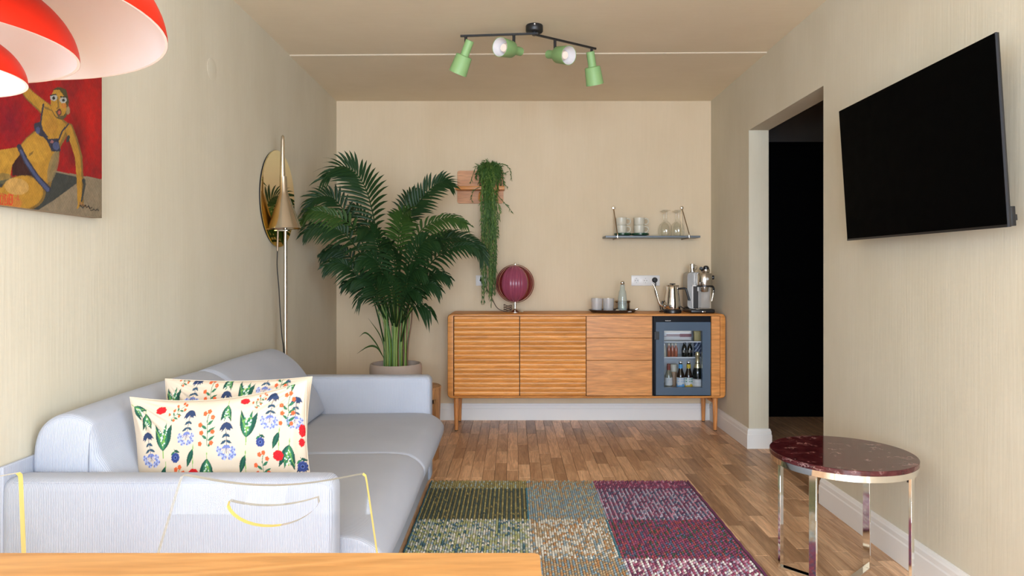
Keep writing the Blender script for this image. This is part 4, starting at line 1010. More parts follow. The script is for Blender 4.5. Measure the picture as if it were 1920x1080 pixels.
obj('shade_plate', MB().box(lrel(516.5, 433.5, -.02), lrel(540.5, 430.5, .02), .0015), M['chrome'], fl_)
obj('switch_rod', MB().tube([lrel(522.5, 433, -.012), lrel(522, 452, -.012), lrel(521.5, 471, -.012)], .0058, 10), plain('dark_bronze', (.24, .17, .11), .35, .8), fl_)
cd_ = catmull([lrel(521.5, 470, -.012), lrel(521, 500, -.012), lrel(524, 540, -.01), lrel(527, 590, -.012), lrel(530, 630, -.012), lrel(533, 660, -.012), lrel(534, 760, -.014), (0.0, -.02, .03), (-.005, -.03, .016)], 60)
obj('cord', MB().tube(cd_, .0031, 6), M['rubber'], fl_)

mc = Vector((XL, 3.985, at(0, 373, 3.985).z))
mi = thing('wall_mirror', 'round amber tinted mirror on the left wall behind the floor lamp', 'mirror', mc)
R_ = Matrix.Rotation(PI/2, 4, 'Y')
obj('backing', MB().lathe([(0, .0005), (.276, .0005), (.276, .010), (0, .010)], 64, R_), M['black'], mi)
obj('mirror_glass', MB().lathe([(.281, .010), (.281, .014), (.279, .0155), (0, .0155)], 96, R_), M['mirror'], mi, 20)

# ================================================================== TV
tv = thing('television', 'switched-off black flat television tilted on a wall bracket on the right wall', 'television', (1.4344, 2.4873, 1.5753))
tv.rotation_euler = (.06701505, .00487974, -1.5938409)
tv.rotation_mode = 'XYZ'
Rt = Matrix.Rotation(-1.5938409, 4, 'Z') @ Matrix.Rotation(.06701505, 4, 'X') @ Matrix.Rotation(.00487974, 4, 'Y')
tv.rotation_euler = Rt.to_euler('XYZ')
TW, TH = 1.0, .5681
obj('housing', MB().box((-TW/2, .001, -TH/2), (TW/2, .011, TH/2), .002), M['blackmetal'], tv)
obj('rear_bulge', MB().box((-TW*.36, .010, -TH*.42), (TW*.36, .055, TH*.12), .01), M['blackmetal'], tv)
obj('screen', MB().box((-TW/2+.001, -.002, -TH/2+.008), (TW/2-.001, .0012, TH/2-.001)), M['screen'], tv, 0)
obj('lower_trim', MB().box((-TW/2+.001, -.003, -TH/2), (TW/2-.001, .001, -TH/2+.008)), M['black'], tv, 0)
obj('side_trim', MB().box((TW/2-.001, -.002, -TH/2), (TW/2+.001, .004, TH/2)), plain('dark_bluish_bezel', (.012, .014, .020), .4), tv, 0)
b = MB(); b.box((-.14, .052, -.14), (.14, .064, .14), .002); b.box((-.03, .062, -.05), (.03, .085, .05))
obj('bracket', b, M['blackmetal'], tv)
b = MB(); b.box((TW/2-.045, .010, -TH/2+.002), (TW/2-.002, .026, -TH/2+.060), .002); b.box((TW/2-.040, .025, -TH/2+.018), (TW/2-.004, .032, -TH/2+.036), .002)
obj('connector', b, M['black'], tv)

# ================================================================== SOFA
so = thing('sofa', 'light grey corduroy two-seat sofa with low square arms along the left wall', 'sofa', (-.91, 2.78, 0))
S0 = Vector(so.location)
def srel(l): return [Vector(p)-S0 for p in l]
AY0, AY1, BY0, BY1 = 1.825, 1.925, 3.625, 3.735
def sbox(a, b_, r, seg=4): return MB().box(Vector(a)-S0, Vector(b_)-S0, r, seg)
def armrest(y0, y1, SFX):
    o = obj('armrest', sbox((-1.3795, y0, .035), (SFX, y1, .602), .032, 5), M['cordx'], so)
    for y, s in ((y0+.0022, -1), (y1-.0022, 1)):
        r = .030; pts = []
        for (x, z) in rrect(-1.366+.006, SFX-.006, .045, .602-.006, r, 6): pts.append(Vector((x, y+(.005 if s < 0 else -.005), z))-S0)
        # welt along the rounded face edge
    pts = [Vector((-1.34, y0+.009, .593))-S0, Vector((-.55, y0+.009, .593))-S0, Vector((SFX-.032, y0+.009, .5925))-S0, Vector((SFX-.016, y0+.009, .585))-S0, Vector((SFX-.0095, y0+.009, .57))-S0, Vector((SFX-.0085, y0+.009, .50))-S0, Vector((SFX-.0085, y0+.009, .07))-S0]
    obj('piping', MB().tube(pts, .0035, 6), M['cordx'], o)
armrest(AY0, AY1, -.481); armrest(BY0, BY1, -.438)
obj('base_frame', sbox((-1.34, AY0+.02, .035), (-.452, BY1-.005, .285), .018, 3), M['cordy'], so)
b = sbox((-1.3785, AY0+.003, .035), (-1.3665, AY1+.06, .636), .005, 3); b.box(Vector((-1.3785, BY0, .035))-S0, Vector((-1.3665, BY1-.004, .636))-S0, .005, 3); b.box(Vector((-1.3785, AY1+.06, .035))-S0, Vector((-1.368, BY0, .44))-S0, .008, 2)
obj('back_frame', b, M['cordx'], so)
def spline2(pts, n):
    c = catmull([(p[0], 0, p[1]) for p in pts]+[(pts[0][0], 0, pts[0][1])], n); return [(p.x, p.z) for p in c[:-1]]
def cushion(name, prof, y0, y1, edge, n=56, sag=0., sx=0., mat='cordy', pressed=False, puff=False):
    """closed XZ profile lofted along Y with pillowy ends"""
    cx_ = sum(p[0] for p in prof)/len(prof); cz_ = sum(p[1] for p in prof)/len(prof)
    ys = []; k = 7
    for i in range(k+1): u = i/k; ys.append((y0+edge*(1-math.cos(u*PI/2)), math.sin(u*PI/2)))
    mid = [(y0+edge+(y1-y0-2*edge)*i/6, 1.) for i in range(1, 6)]
    end = [(y1-(y-y0), s) for y, s in reversed(ys)]
    rings = []
    seq = [(y0-.010, -.35), (y0-.008, -.2), (y0-.005, -.1)] if puff else []
    for y, s in seq+ys+mid+end+[(y1-(y-y0), s) for y, s in reversed(seq)]:
        w = min(1, max(0, (y-y0)/(y1-y0))); bulge = math.sin(PI*w)
        off = edge*(1-s); kf = 1.
        if s < 0: off = edge; kf = 1+s*2.4
        ring = []; press = .085*max(0, min(1, 1-(y-1.93)/.62)) if pressed else 0.
        for x, z in prof:
            dx, dz = x-cx_, z-cz_; d = math.hypot(dx, dz); f = max(.02, 1-off*.9/d)*kf
            xx = cx_+dx*f; zz_ = cz_+dz*f
            if dz > 0: zz_ += sag*bulge
            if dx > 0: xx += sx*bulge-press*min(1, dx/.10)
            ring.append(Vector((xx, y, zz_))-S0)
        rings.append(ring)
    return obj(name, MB().loft(rings), M[mat], so, 60)
SEAT = spline2([(-1.30, .30), (-1.32, .36), (-1.28, .402), (-1.0, .407), (-.65, .412), (-.47, .410), (-.405, .390), (-.368, .350), (-.370, .305), (-.395, .262), (-.425, .225), (-.448, .205), (-.6, .20), (-1.0, .22), (-1.2, .26)], 120)
BACK = spline2([(-1.345, .43), (-1.365, .52), (-1.372, .62), (-1.358, .70), (-1.318, .742), (-1.262, .752), (-1.20, .728), (-1.13, .672), (-1.07, .59), (-1.02, .50), (-.995, .44), (-1.005, .417), (-1.06, .413), (-1.2, .413), (-1.31, .414)], 90)
MIDY = 2.82
for y0, y1 in ((AY1+.002, MIDY-.001), (MIDY+.001, BY0-.002)):
    cushion('seat_cushion', SEAT, y0, y1, .022, sag=.006, sx=.004)
for y0, y1 in ((AY1+.012, MIDY-.006), (MIDY+.006, BY0-.012)):
    cushion('back_cushion', BACK, y0, y1, .028, sag=.006, pressed=y0 < 2.2, puff=True)
for x in (-1.28, -.53):
    for y in (1.90, 3.66): obj('foot', MB().lathe([(.02, 0), (.025, .036)], 14, Matrix.Translation(Vector((x, y, 0))-S0)), M['black'], so)

# ------------------------------------------------------------------ printed cushions
class Canvas:
    """paints flat colour shapes on a set of 2D points"""
    def __init__(s, X, Y, base): s.X, s.Y = X.astype(np.float64), Y.astype(np.float64); s.C = np.empty((len(X), 3)); s.C[:] = base
    def put(s, mask, c, a=1.): s.C[mask] = s.C[mask]*(1-a)+np.array(c)*a
    def ell(s, x, y, rx, ry, c, ang=0., a=1.):
        dx, dy = s.X-x, s.Y-y; co, si = math.cos(ang), math.sin(ang)
        s.put(((dx*co+dy*si)/rx)**2+((-dx*si+dy*co)/ry)**2 < 1, c, a)
    def line(s, pts, w, c, w2=None, a=1.):
        w2 = w if w2 is None else w2; tot = len(pts)-1
        for k in range(tot):
            (x0, y0), (x1, y1) = pts[k], pts[k+1]; dx, dy = x1-x0, y1-y0; L2 = dx*dx+dy*dy+1e-9
            t = np.clip(((s.X-x0)*dx+(s.Y-y0)*dy)/L2, 0, 1); d = np.hypot(s.X-x0-t*dx, s.Y-y0-t*dy)
            ww = w+(w2-w)*(k+t)/tot; s.put(d < ww/2, c, a)
    def leaf(s, x0, y0, x1, y1, w, c, vein=None):
        dx, dy = x1-x0, y1-y0; L = math.hypot(dx, dy); t = ((s.X-x0)*dx+(s.Y-y0)*dy)/L/L; d = np.abs((s.X-x0)*dy-(s.Y-y0)*dx)/L
        tc = np.clip(t, 0, 1); s.put((t > 0) & (t < 1) & (d < w/2*np.sin(PI*tc**.8)), c)
        if vein: s.line([(x0, y0), (x0+dx*.9, y0+dy*.9)], max(3, w*.09), vein)
    def poly(s, pts, c, a=1.):
        ins = np.zeros(len(s.X), bool); n = len(pts)
        for k in range(n):
            (x0, y0), (x1, y1) = pts[k], pts[(k+1) % n]
            if y0 == y1: continue
            cond = ((y0 > s.Y) != (y1 > s.Y)) & (s.X < (x1-x0)*(s.Y-y0)/(y1-y0)+x0); ins ^= cond
        s.put(ins, c, a)
DG, MG, LG_ = (.012, .075, .05), (.03, .16, .08), (.20, .42, .08)
NV, PB, LB = (.025, .045, .11), (.16, .20, .45), (.42, .48, .72)
RD, OR = (.62, .012, .016), (.72, .12, .035)
def m_red(cv, x, y, s=1., sq=1.):
    for k in range(7): a = k*2*PI/7; cv.ell(x+28*s*math.cos(a), y+25*s*sq*math.sin(a), 24*s, 22*s*sq, RD)
    cv.ell(x, y, 28*s, 25*s*sq, RD)
    for k in range(5): a = k*2*PI/5+.4; cv.line([(x+8*s*math.cos(a), y+8*s*sq*math.sin(a)), (x+30*s*math.cos(a), y+28*s*sq*math.sin(a))], 4, (.38, .005, .02))
def m_lily(cv, x, y, s=1., ang=0.):
    """two broad leaves rising from the stem foot at (x, y); ang turns it"""
    co, si = math.cos(ang), math.sin(ang)
    def R(u, v): return (x+(u*co-v*si)*s, y+(u*si+v*co)*s)
    cv.line([R(0, 0), R(2, -60), R(0, -120)], 9*s, LG_)
    for (u, v, w) in ((-55, -290, 66), (108, -270, 72), (-20, -250, 60), (55, -285, 56)):
        cv.leaf(*R(0, -60), *R(u, v), w*s, DG if w > 62 else MG)
    for k in range(6): cv.line([R(2, -80-12*k), R(2+(14+9*k)*(-1)**k, -130-24*k)], 5*s, LG_)
    rg = random.Random(int(x*7+y)); 
    for k in range(26):
        t = rg.uniform(.2, .95); u = rg.uniform(-.9, .9)*60*t+22*t; cv.ell(*R(u, -70-185*t), 7*s, 7*s, (.66, .76, .68) if k % 3 else LG_)
def m_blue(cv, x, y, s=1., lean=0.):
    def R(u, v): return (x+(u+lean*v)*s, y+v*s)
    for u, v in ((-58, 62), (-38, 72), (38, 70), (62, 58), (16, 66)): cv.leaf(*R(0, 0), *R(u, v), 30*s, NV)
    cv.line([R(0, 0), R(2, 160), R(0, 240)], 5*s, NV)
    for v, w in ((90, 36), (140, 52), (178, 40)):
        for d in (-1, 1): cv.leaf(*R(0, v), *R(d*w, v+28), 22*s, (.03, .075, .12) if v < 170 else PB)
    for u, v in ((-58, 240), (56, 215), (-26, 268), (30, 272), (58, 255), (-70, 205)):
        cv.line([R(0, 190), R(u, v)], 4*s, PB)
        for k in range(6): a = k*PI/3+.3; cv.ell(*R(u+17*math.cos(a), v+17*math.sin(a)), 9*s, 9*s, LB if k % 2 else PB)
        cv.ell(*R(u, v), 8*s, 8*s, (.25, .28, .5))
def m_orange(cv, x, y, s=1., ang=0.):
    co, si = math.cos(ang), math.sin(ang)
    def R(u, v): return (x+(u*co-v*si)*s, y+(u*si+v*co)*s)
    cv.line([R(-4, 150), R(6, 40), R(0, -60), R(18, -130)], 6*s, MG)
    for u, v in ((60, -60), (78, 0), (-60, -30), (-52, 55), (75, 72), (48, 120)): cv.leaf(*R(u*.08, v+38), *R(u, v), 24*s, MG)
    for u, v in ((18, -132), (-22, -118), (52, -82), (-66, -30), (54, 38), (-54, 38), (-72, 128), (38, 130)):
        for k in range(5): a = k*2*PI/5; cv.ell(*R(u+11*math.cos(a), v+11*math.sin(a)), 10*s, 10*s, OR)
def m_round(cv, x, y, s=1.):
    cv.line([(x, y-30*s), (x-8*s, y-72*s)], 5, MG); cv.leaf(x-6*s, y-62*s, x+44*s, y-38*s, 24*s, DG); cv.leaf(x-6*s, y-50*s, x-44*s, y-24*s, 22*s, MG)
    for k in range(9): a = k*2*PI/9; cv.ell(x+27*s*math.cos(a), y+27*s*math.sin(a), 15*s, 15*s, (.035, .06, .22))
    cv.ell(x, y, 28*s, 28*s, (.03, .05, .18)); cv.ell(x, y, 17*s, 17*s, (.10, .15, .40)); cv.ell(x, y, 10*s, 10*s, (.015, .02, .08))
def m_stem(cv, x, y, s=1.):
    cv.line([(x, y), (x+8*s, y-110*s), (x+18*s, y-220*s)], 8*s, LG_); cv.leaf(x+8*s, y-175*s, x-68*s, y-10*s, 62*s, DG, MG)
def floral(X, Y, seed=0):
    cv = Canvas(X, Y, (.68, .565, .43))
    dark = np.sin(X*.013+1.)*np.sin(Y*.017)*.03; cv.C *= (1+dark)[:, None]
    m_lily(cv, 405, 790, 1.0, -.03); m_lily(cv, 1216, 760, 1.0, .02); m_lily(cv, 250, 360, .62, PI-.1); m_lily(cv, 1040, 385, .60, PI); m_lily(cv, 838, 800, .85, PI+.02); m_lily(cv, 1632, 720, .9, PI+.1)
    m_lily(cv, 100, 300, .6, 2.2); m_lily(cv, 1660, 180, .55, PI+.35)
    m_blue(cv, 690, 430, .98, -.22); m_blue(cv, 1030, 560, 1.08); m_blue(cv, 1470, 340, 1.02, -.12); m_blue(cv, 245, 555, 1.0, .16); m_blue(cv, 1692, 372, .92, -.05); m_blue(cv, 620, 1080, 1.); m_blue(cv, 1720, 950, .9)
    m_orange(cv, 848, 590, 1.0); m_orange(cv, 570, 425, .6, .9); m_orange(cv, 1362, 960, .95); m_orange(cv, 545, 1010, .95); m_orange(cv, 1615, 470, .95); m_orange(cv, 1345, 395, .5, .8)
    m_red(cv, 405, 395, 1.0, .62); m_red(cv, 1195, 400, .9, .55); m_red(cv, 695, 950, 1., .85); m_red(cv, 1515, 860, .95); m_red(cv, 1742, 178, .75, 1.2); m_red(cv, 1745, 660, .6, 2); m_red(cv, 1735, 760, .5, 1.6); m_red(cv, 250, 1080)
    m_round(cv, 525, 805); m_round(cv, 1355, 745); m_round(cv, 905, 1080); m_round(cv, 1725, 960, 1.1)
    m_stem(cv, 692, 905, .85); m_stem(cv, 1522, 815, .85); m_stem(cv, 412, 1010, .85); m_stem(cv, 1195, 1000, .85); m_stem(cv, 260, 1040, .7)
    return cv.C
def pillow(name, label, w, h, th, mapping, p, rot, nu=340, nv=230, top_sag=.05, seed=0):
    mb = MB(); U, V = np.meshgrid(np.linspace(-1, 1, nu+1), np.linspace(-1, 1, nv+1)); U, V = U.ravel(), V.ravel()
    rs = np.random.RandomState(seed); out = []
    x = w/2*U*(1-.055*(1-V**2)); z = h/2*V*(1-np.where(V > 0, top_sag*2, .06)*(1-U**2)**1.0)
    bulge = np.clip((1-U**2)*(1-V**2), 0, 1)**.48
    r = np.hypot(1-U, 1-V); r2 = np.hypot(1+U, 1-V)
    wr = .0035*np.sin(26*np.arctan2(1-V+.001, 1-U+.001))*np.exp(-((r-.42)/.28)**2)+.0028*np.sin(24*np.arctan2(1-V+.001, 1+U+.001))*np.exp(-((r2-.40)/.26)**2)
    wr += .006*np.exp(-((U-.86-.05*V)/.045)**2)*(1-V**2)
    wr += .0022*np.sin(7*U+3*V+seed)*np.sin(4*V-2*U)
    for sgn in (-1, 1):
        y = sgn*(th/2*bulge+ (wr*np.clip(bulge*2.2, 0, 1)))
        out.append(np.stack([x, y, z+h/2], 1))
    A = np.concatenate(out); Nn = (nu+1)*(nv+1)
    I, J = np.meshgrid(np.arange(nu), np.arange(nv)); k = (J*(nu+1)+I).ravel()
    q = np.stack([k, k+1, k+nu+2, k+nu+1], 1); Q = np.concatenate([q, q[:, ::-1]+Nn])
    mx, my = mapping(U, V); c = floral(mx, my)*.86; C_ = np.concatenate([c, c[::1]])
    t = thing(name, label, 'pillow', p, 0, 'floral pillows on the sofa'); t.rotation_euler = rot
    me = bpy.data.meshes.new('cover'); me.from_pydata(A.tolist(), [], Q.tolist())
    me.shade_smooth(); ca = me.color_attributes.new('Col', 'FLOAT_COLOR', 'POINT'); cc = np.ones((len(A), 4), np.float32); cc[:, :3] = C_; ca.data.foreach_set('color', cc.ravel()); me.update()
    link('cover', me, M['print'], t)
    rim = [(x[i], 0, z[i]+h/2) for i in list(range(0, nu+1, 6))]
    ed = [j*(nu+1) for j in range(nv+1)]
    loop = [(x[i], 0., z[i]+h/2) for i in list(range(0, nu+1, 10))+[j*(nu+1)+nu for j in range(0, nv+1, 10)]+[nv*(nu+1)+i for i in range(nu, -1, -10)]+[j*(nu+1) for j in range(nv, -1, -10)]]
    lp = [loop[0]]
    for q_ in loop[1:]:
        if (Vector(q_)-Vector(lp[-1])).length > .002: lp.append(q_)
    obj('seam', MB().tube(lp, .0016, 5), plain('seam_'+str(seed), (.60, .50, .37), .8), t)
    return t
pillow('floral_pillow', 'cream floral pillow standing in front, fully showing its face', .526, .390, .13,
    lambda U, V: (90+(U+1)/2*1680, 1318-(V+1)/2*(1085-135*(1-U**2))), (-.868, 2.075, .413), (-.07, -.082, .10), seed=1, top_sag=.085)
pillow('floral_pillow', 'cream floral pillow leaning behind the other one, only its top edge showing', .482, .392, .12,
    lambda U, V: (300+(U+1)/2*1640, 1540-(V+1)/2*(1130-60*(1-U**2))), (-.913, 2.235, .416), (-.14, -.005, .06), nu=260, nv=180, seed=2, top_sag=.03)

# ================================================================== RUG
RX0, RX1, RY0, RY1 = -.446, .958, 1.75, 3.75
rug = thing('rug', 'chunky woven wool rug in olive, sand and plum colour blocks', 'rug', (0, 0, 0))
obj('backing', MB().box((RX0+.004, RY0+.004, .0), (RX1-.004, RY1-.004, .006)), plain('rug_backing', (.09, .08, .08), .95), rug, 0)
cw, rh = .0108, .0195
nc, nr = int((RX1-RX0)/cw), int((RY1-RY0)/rh)
XB = (.071, .440); YBN = (3.62, 3.166, 2.73, 2.30)
YO, OL, DGN, TEAL = (.34, .28, .07), (.24, .19, .05), (.05, .075, .055), (.04, .13, .17)
SKY, CRM, TAN, ORG = (.20, .29, .33), (.62, .58, .48), (.42, .28, .13), (.50, .22, .05)
PLM, MAG, LIL, REDP, BLU, WHT, PNK = (.16, .035, .10), (.30, .035, .11), (.38, .31, .42), (.34, .04, .05), (.07, .09, .17), (.68, .64, .62), (.46, .17, .27)
LGR, SAGE = (.36, .38, .14), (.34, .40, .33)
PAL = {
 (0, 0): ([YO, SAGE], [OL, YO], .3), (0, 1): ([OL, OL, YO], [DGN, DGN], .06), (0, 2): ([LGR, SAGE, LGR], [CRM, SKY, CRM, TEAL], .5), (0, 3): ([YO, LGR], [DGN, SKY], .4), (0, 4): ([OL, YO], [DGN, DGN], .1),
 (1, 0): ([TAN, ORG, SKY], [TAN, SAGE], .4), (1, 1): ([TAN, SKY, TAN], [SKY, SAGE, SKY], .45), (1, 2): ([CRM, TAN, CRM], [ORG, SKY, TAN, CRM], .5), (1, 3): ([TAN, ORG, TAN], [SKY, SKY, TAN], .3), (1, 4): ([CRM, TAN], [SKY, TAN], .4),
 (2, 0): ([PLM, MAG], [MAG, PNK, PLM], .3), (2, 1): ([LIL, LIL, PNK], [PLM, BLU, PLM], .22), (2, 2): ([MAG, REDP, MAG], [BLU, PLM, DGN], .28), (2, 3): ([WHT, WHT, LIL], [MAG, PNK, PLM], .25), (2, 4): ([MAG, REDP], [BLU, PLM], .2)}
vs = []; fs = []; cs = []; rg = random.Random(5)
for j in range(nr):
    y = RY1-(j+.5)*rh; row = sum(1 for q in YBN if y < q)
    for i in range(nc):
        x = RX0+(i+.5)*cw; yy = y+(rh/2 if i % 2 else 0)
        if yy > RY1 or y < 2.45: 
            if yy > RY1: continue
        c_ = sum(1 for q in XB if x > q); A_, B_, mix = PAL[(c_, row)]; mix *= .45
        pal = A_ if (i % 2 == 0) != (rg.random() < mix) else B_
        c = rg.choice(pal); k = rg.uniform(.85, 1.15); lum = sum(c)/3; c = tuple((v*.80+lum*.20+.018)*k*1.12 for v in c)
        hz = .0125+rg.uniform(-.0015, .0015); hw_, hl = cw*.52, rh*.56; n0 = len(vs); sk = rg.uniform(-.0012, .0012)
        vs += [(x-hw_, yy-hl*.6, .005), (x-hw_, yy+hl*.6, .005), (x+hw_, yy+hl*.6, .005), (x+hw_, yy-hl*.6, .005), (x+sk, yy-hl, .005), (x-sk, yy+hl, .005), (x+sk-hw_*.35, yy-hl*.45, hz), (x-sk-hw_*.35, yy+hl*.45, hz), (x-sk+hw_*.35, yy+hl*.45, hz), (x+sk+hw_*.35, yy-hl*.45, hz)]
        fs += [tuple(n0+q for q in f) for f in ((6, 9, 8, 7), (0, 6, 7, 1), (3, 2, 8, 9), (4, 9, 6), (0, 4, 6), (4, 3, 9), (5, 7, 8), (5, 1, 7), (5, 8, 2))]
        cs += [c]*10
mb = MB(); mb.v = vs; mb.f = fs
wv_ = obj('weave', mb, M['wool'], rug, 60, np.array(cs, np.float32), fix=False); wv_['kind'] = 'stuff'
for xx, col_, ya, yb_ in ((RX0, TEAL, RY0, RY1), (.071, (.05, .20, .28), 3.17, 3.62), (.432, (.05, .17, .24), 2.74, 3.16), (RX1, PLM, RY0, RY1)):
    pts = [(xx+.0015*math.sin(k*1.7), ya+(yb_-ya)*k/60, .0085) for k in range(61)]
    obj('edging_yarn', MB().tube(pts, .0055, 6), plain('yarn_%d' % int(xx*1000), col_, .95), rug)

# ================================================================== MARBLE SIDE TABLE
t = thing('side_table', 'round side table with dark red marble top and chrome legs', 'side table', (1.203, 2.500, 0))
TR = .2475
obj('marble_top', MB().lathe([(0, .482), (TR-.002, .482), (TR, .484), (TR, .498), (TR-.002, .5), (0, .5)], 96), M['marble'], t)
obj('apron_ring', MB().lathe([(TR-.012, .4815), (TR-.004, .4815), (TR-.004, .460), (TR-.012, .460)], 96, cap=False), M['chrome'], t)
bpy.data.objects['apron_ring'].data.update()
legs = []
for k in range(4):
    a = math.radians(42+90*k); r = .232
    Mx = Matrix.Rotation(a, 4, 'Z')
    lg = obj('leg', MB().box((r-.005, -.013, .0), (r+.005, .013, .4585), .001, 1, Mx), M['chrome'], t)
    obj('screw_plate', MB().box((r-.012, -.008, .440), (r-.005, .008, .456), 0, M=Mx), M['black'], lg, 0)
for k in range(2):
    Mx = Matrix.Rotation(math.radians(42+90*k), 4, 'Z'); z = .0 if k == 0 else .0
    b = MB()
    if k == 0: b.box((-.227, -.013, .0005), (.227, .013, .0105), .001, 1, Mx)
    else: b.box((-.227, -.013, .0005), (-.0135, .013, .0105), .001, 1, Mx); b.box((.0135, -.013, .0005), (.227, .013, .0105), .001, 1, Mx)
    obj('cross_bar', b, M['chrome'], t)

# ================================================================== DINING TABLE
dt = thing('dining_table', 'plain oak dining table cut off by the bottom of the picture', 'table', (-.62, .66, 0))
corner = Vector((.0415, 1.046)); left = Vector((-1.30, 1.037))
poly = rrect(-.68, .6605, -.36, .383, .012, 4)
obj('tabletop', MB().prism(poly, .702, .730, 'z'), M['table'], dt, 30)
for x in (-.62, .60):
    for y in (-.30, .13): obj('leg', MB().lathe([(.019, 0), (.021, .01), (.03, .702)], 20, Matrix.Translation((x, y, 0))), M['table'], dt)
b = MB(); b.box((-.60, -.285, .64), (.58, -.265, .702)); b.box((-.60, .10, .64), (.58, .12, .702)); obj('apron', b, M['table'], dt, 0)

# ================================================================== CLEAR CHAIRS
def chair(label, p, rz):
    """bent sheets of clear acrylic; front of the chair faces -Y at rz = 0"""
    ch = thing('acrylic_chair', label, 'chair', p, rz, 'clear acrylic chairs at the table')
    th = .013; zt, zb = .7625, .435; wt, wb = .183, .223
    # outline of the back in (x, s) where s runs up the leaning sheet
    lean = .13; zm, wm = .60, .214
    def back(x, z, f): return Vector((x, lean*(z-zb)/(zt-zb)*.62-(th if f else 0), z))
    N_ = 20
    top = []
    for i in range(N_+1):
        u = i/N_*2-1; top.append((wt*u*.955, zt-.020*(1-u*u)**1.2-.001+.001*u))
    cr = [(wt*.985, zt-.004), (wt*1.0, zt-.014)]
    out = [(-wb, zb), (-wm, zm)]+[(-wt*1.0, zt-.014), (-wt*.985, zt-.004)]+top+cr+[(wm, zm), (wb, zb)]
    hole = []
    for i in range(13): u = i/12*2-1; hole.append((.086*u+.004, zt-.045-.012*(1-u*u)+.003*u))
    for i in range(1, 16): a = PI*i/16; hole.append((.086*math.cos(a)+.004+.004*math.cos(a), zt-.044+.003*math.cos(a)-.046*math.sin(a)**1.15-.004))
    # faces: triangulated fill between outline and hole
    def sheet(name, loops, fn, par, edges=True):
        bm = bmesh.new(); eds = []
        for lp in loops:
            v = [bm.verts.new((x, z, 0)) for x, z in lp]
            eds += [bm.edges.new((v[k], v[(k+1) % len(v)])) for k in range(len(v))]
        bmesh.ops.triangle_fill(bm, use_beauty=True, use_dissolve=False, edges=eds)
        bm.verts.index_update(); vs = [(v.co.x, v.co.y) for v in bm.verts]; fs = [tuple(v.index for v in f.verts) for f in bm.faces]; bm.free()
        mb = MB(); mb.add([fn(x, z, 0) for x, z in vs], fs); mb.add([fn(x, z, 1) for x, z in vs], [f[::-1] for f in fs])
        o = obj(name, mb, M['acrylic'], par, 0, fix=False)
        for li, lp in enumerate(loops):
            n = len(lp); e = MB(); mi = []
            for k in range(n):
                q = [fn(*lp[k], 0), fn(*lp[(k+1) % n], 0), fn(*lp[(k+1) % n], 1), fn(*lp[k], 1)]
                steep = abs(lp[k][1]-lp[(k+1) % n][1]) > .5*abs(lp[k][0]-lp[(k+1) % n][0])
                n0 = len(e.v); e.v += [tuple(p_) for p_ in q]; e.f.append((n0, n0+1, n0+2, n0+3)); xm = (lp[k][0]+lp[(k+1) % n][0])/2; mi.append(0 if (li == 0 and steep and xm > 0) or (li and k > 18) else 1)
            eo = obj('polished_edge', e, M['acedge'], o, 0, fix=False); eo.data.materials.append(M['acedgepale']); eo.data.polygons.foreach_set('material_index', mi)
            bm = bmesh.new(); bm.from_mesh(eo.data); bmesh.ops.remove_doubles(bm, verts=bm.verts, dist=1e-5); bm.to_mesh(eo.data); bm.free()
        return o
    sheet('backrest', [out, hole], back, ch)
    seat = [(-wb, 0), (-wb-.005, -.40), (-wb+.01, -.415), (wb-.01, -.415), (wb+.005, -.40), (wb, 0)]
    sheet('seat', [seat], lambda x, z, f: Vector((x, z, zb-(th if f else 0)+.006*math.cos(x/wb*1.4))), ch)
    for s in (-1, 1):
        side = [(.0, .0), (.045, .0), (.03, .20), (.0, .41), (-.36, .41), (-.41, .0), (-.455, 0), (-.40, .424), (0, .424), (.01, .41)]
        side = [(.06, 0), (.005, .424), (-.405, .424), (-.43, 0), (-.385, 0), (-.35, .36), (-.06, .36), (.015, 0)]
        sheet('side_leg', [side], lambda x, z, f, s=s: Vector((s*(wb-.012-(th if f else 0)), x, z)), ch)
    return ch
chair('clear acrylic chair with smile-shaped hand slot between table and sofa', (-.470, 1.268, 0), 0.0)
chair('clear acrylic chair at picture left showing one yellow upright edge', (-1.150, 1.268, 0), .03)

# ================================================================== PENDANT LAMP
K_ = .735
pd_ = thing('pendant_lamp', 'red three-tier pendant lamp with white inner shades above the table', 'pendant lamp', (-.916*K_, 1.06*K_, 0))
tiers = [(.33975*K_, EYE+.39387*K_, .52), (.2066*K_, EYE+.3495*K_, .62), (.1339*K_, EYE+.3039*K_, .62)]
tl = (.02946, -.0034)
for R0, Z0, hh in tiers:
    Mx = Matrix.Translation((0, 0, Z0)) @ Matrix.Rotation(-math.atan(tl[0]), 4, 'Y') @ Matrix.Rotation(math.atan(tl[1]), 4, 'X')
    prof = [(R0*math.cos(a)**.85 if a < PI/2-.01 else 0, R0*hh*math.sin(a)) for a in [PI/2*k/20*.86 for k in range(21)]]
    o = obj('shade', MB().lathe(prof, 72, Mx, cap=False), M['red'], pd_, 60)
    pin = [(max(r-.0035*(1+.2*k/20), .001), z-.0030) for k, (r, z) in enumerate(prof)]
    pin = [(R0-.0002, .0)]+[(R0-.0035, 0.0005)]+pin[1:]
    obj('shade_lining', MB().lathe(pin, 72, Mx, cap=False), M['shadewhite'], o, 60)
zc = EYE+.3039*K_
obj('bulb', MB().lathe([(0, zc+.004), (.022, zc+.010), (.030, zc+.03), (.024, zc+.055), (.014, zc+.075), (0, zc+.08)], 24), M['bulb'], pd_)
obj('stem', MB().lathe([(.014, zc+.07), (.014, EYE+.39387*K_+.14), (.045, EYE+.39387*K_+.142), (.040, EYE+.39387*K_+.165), (0, EYE+.39387*K_+.17)], 20), M['red'], pd_)
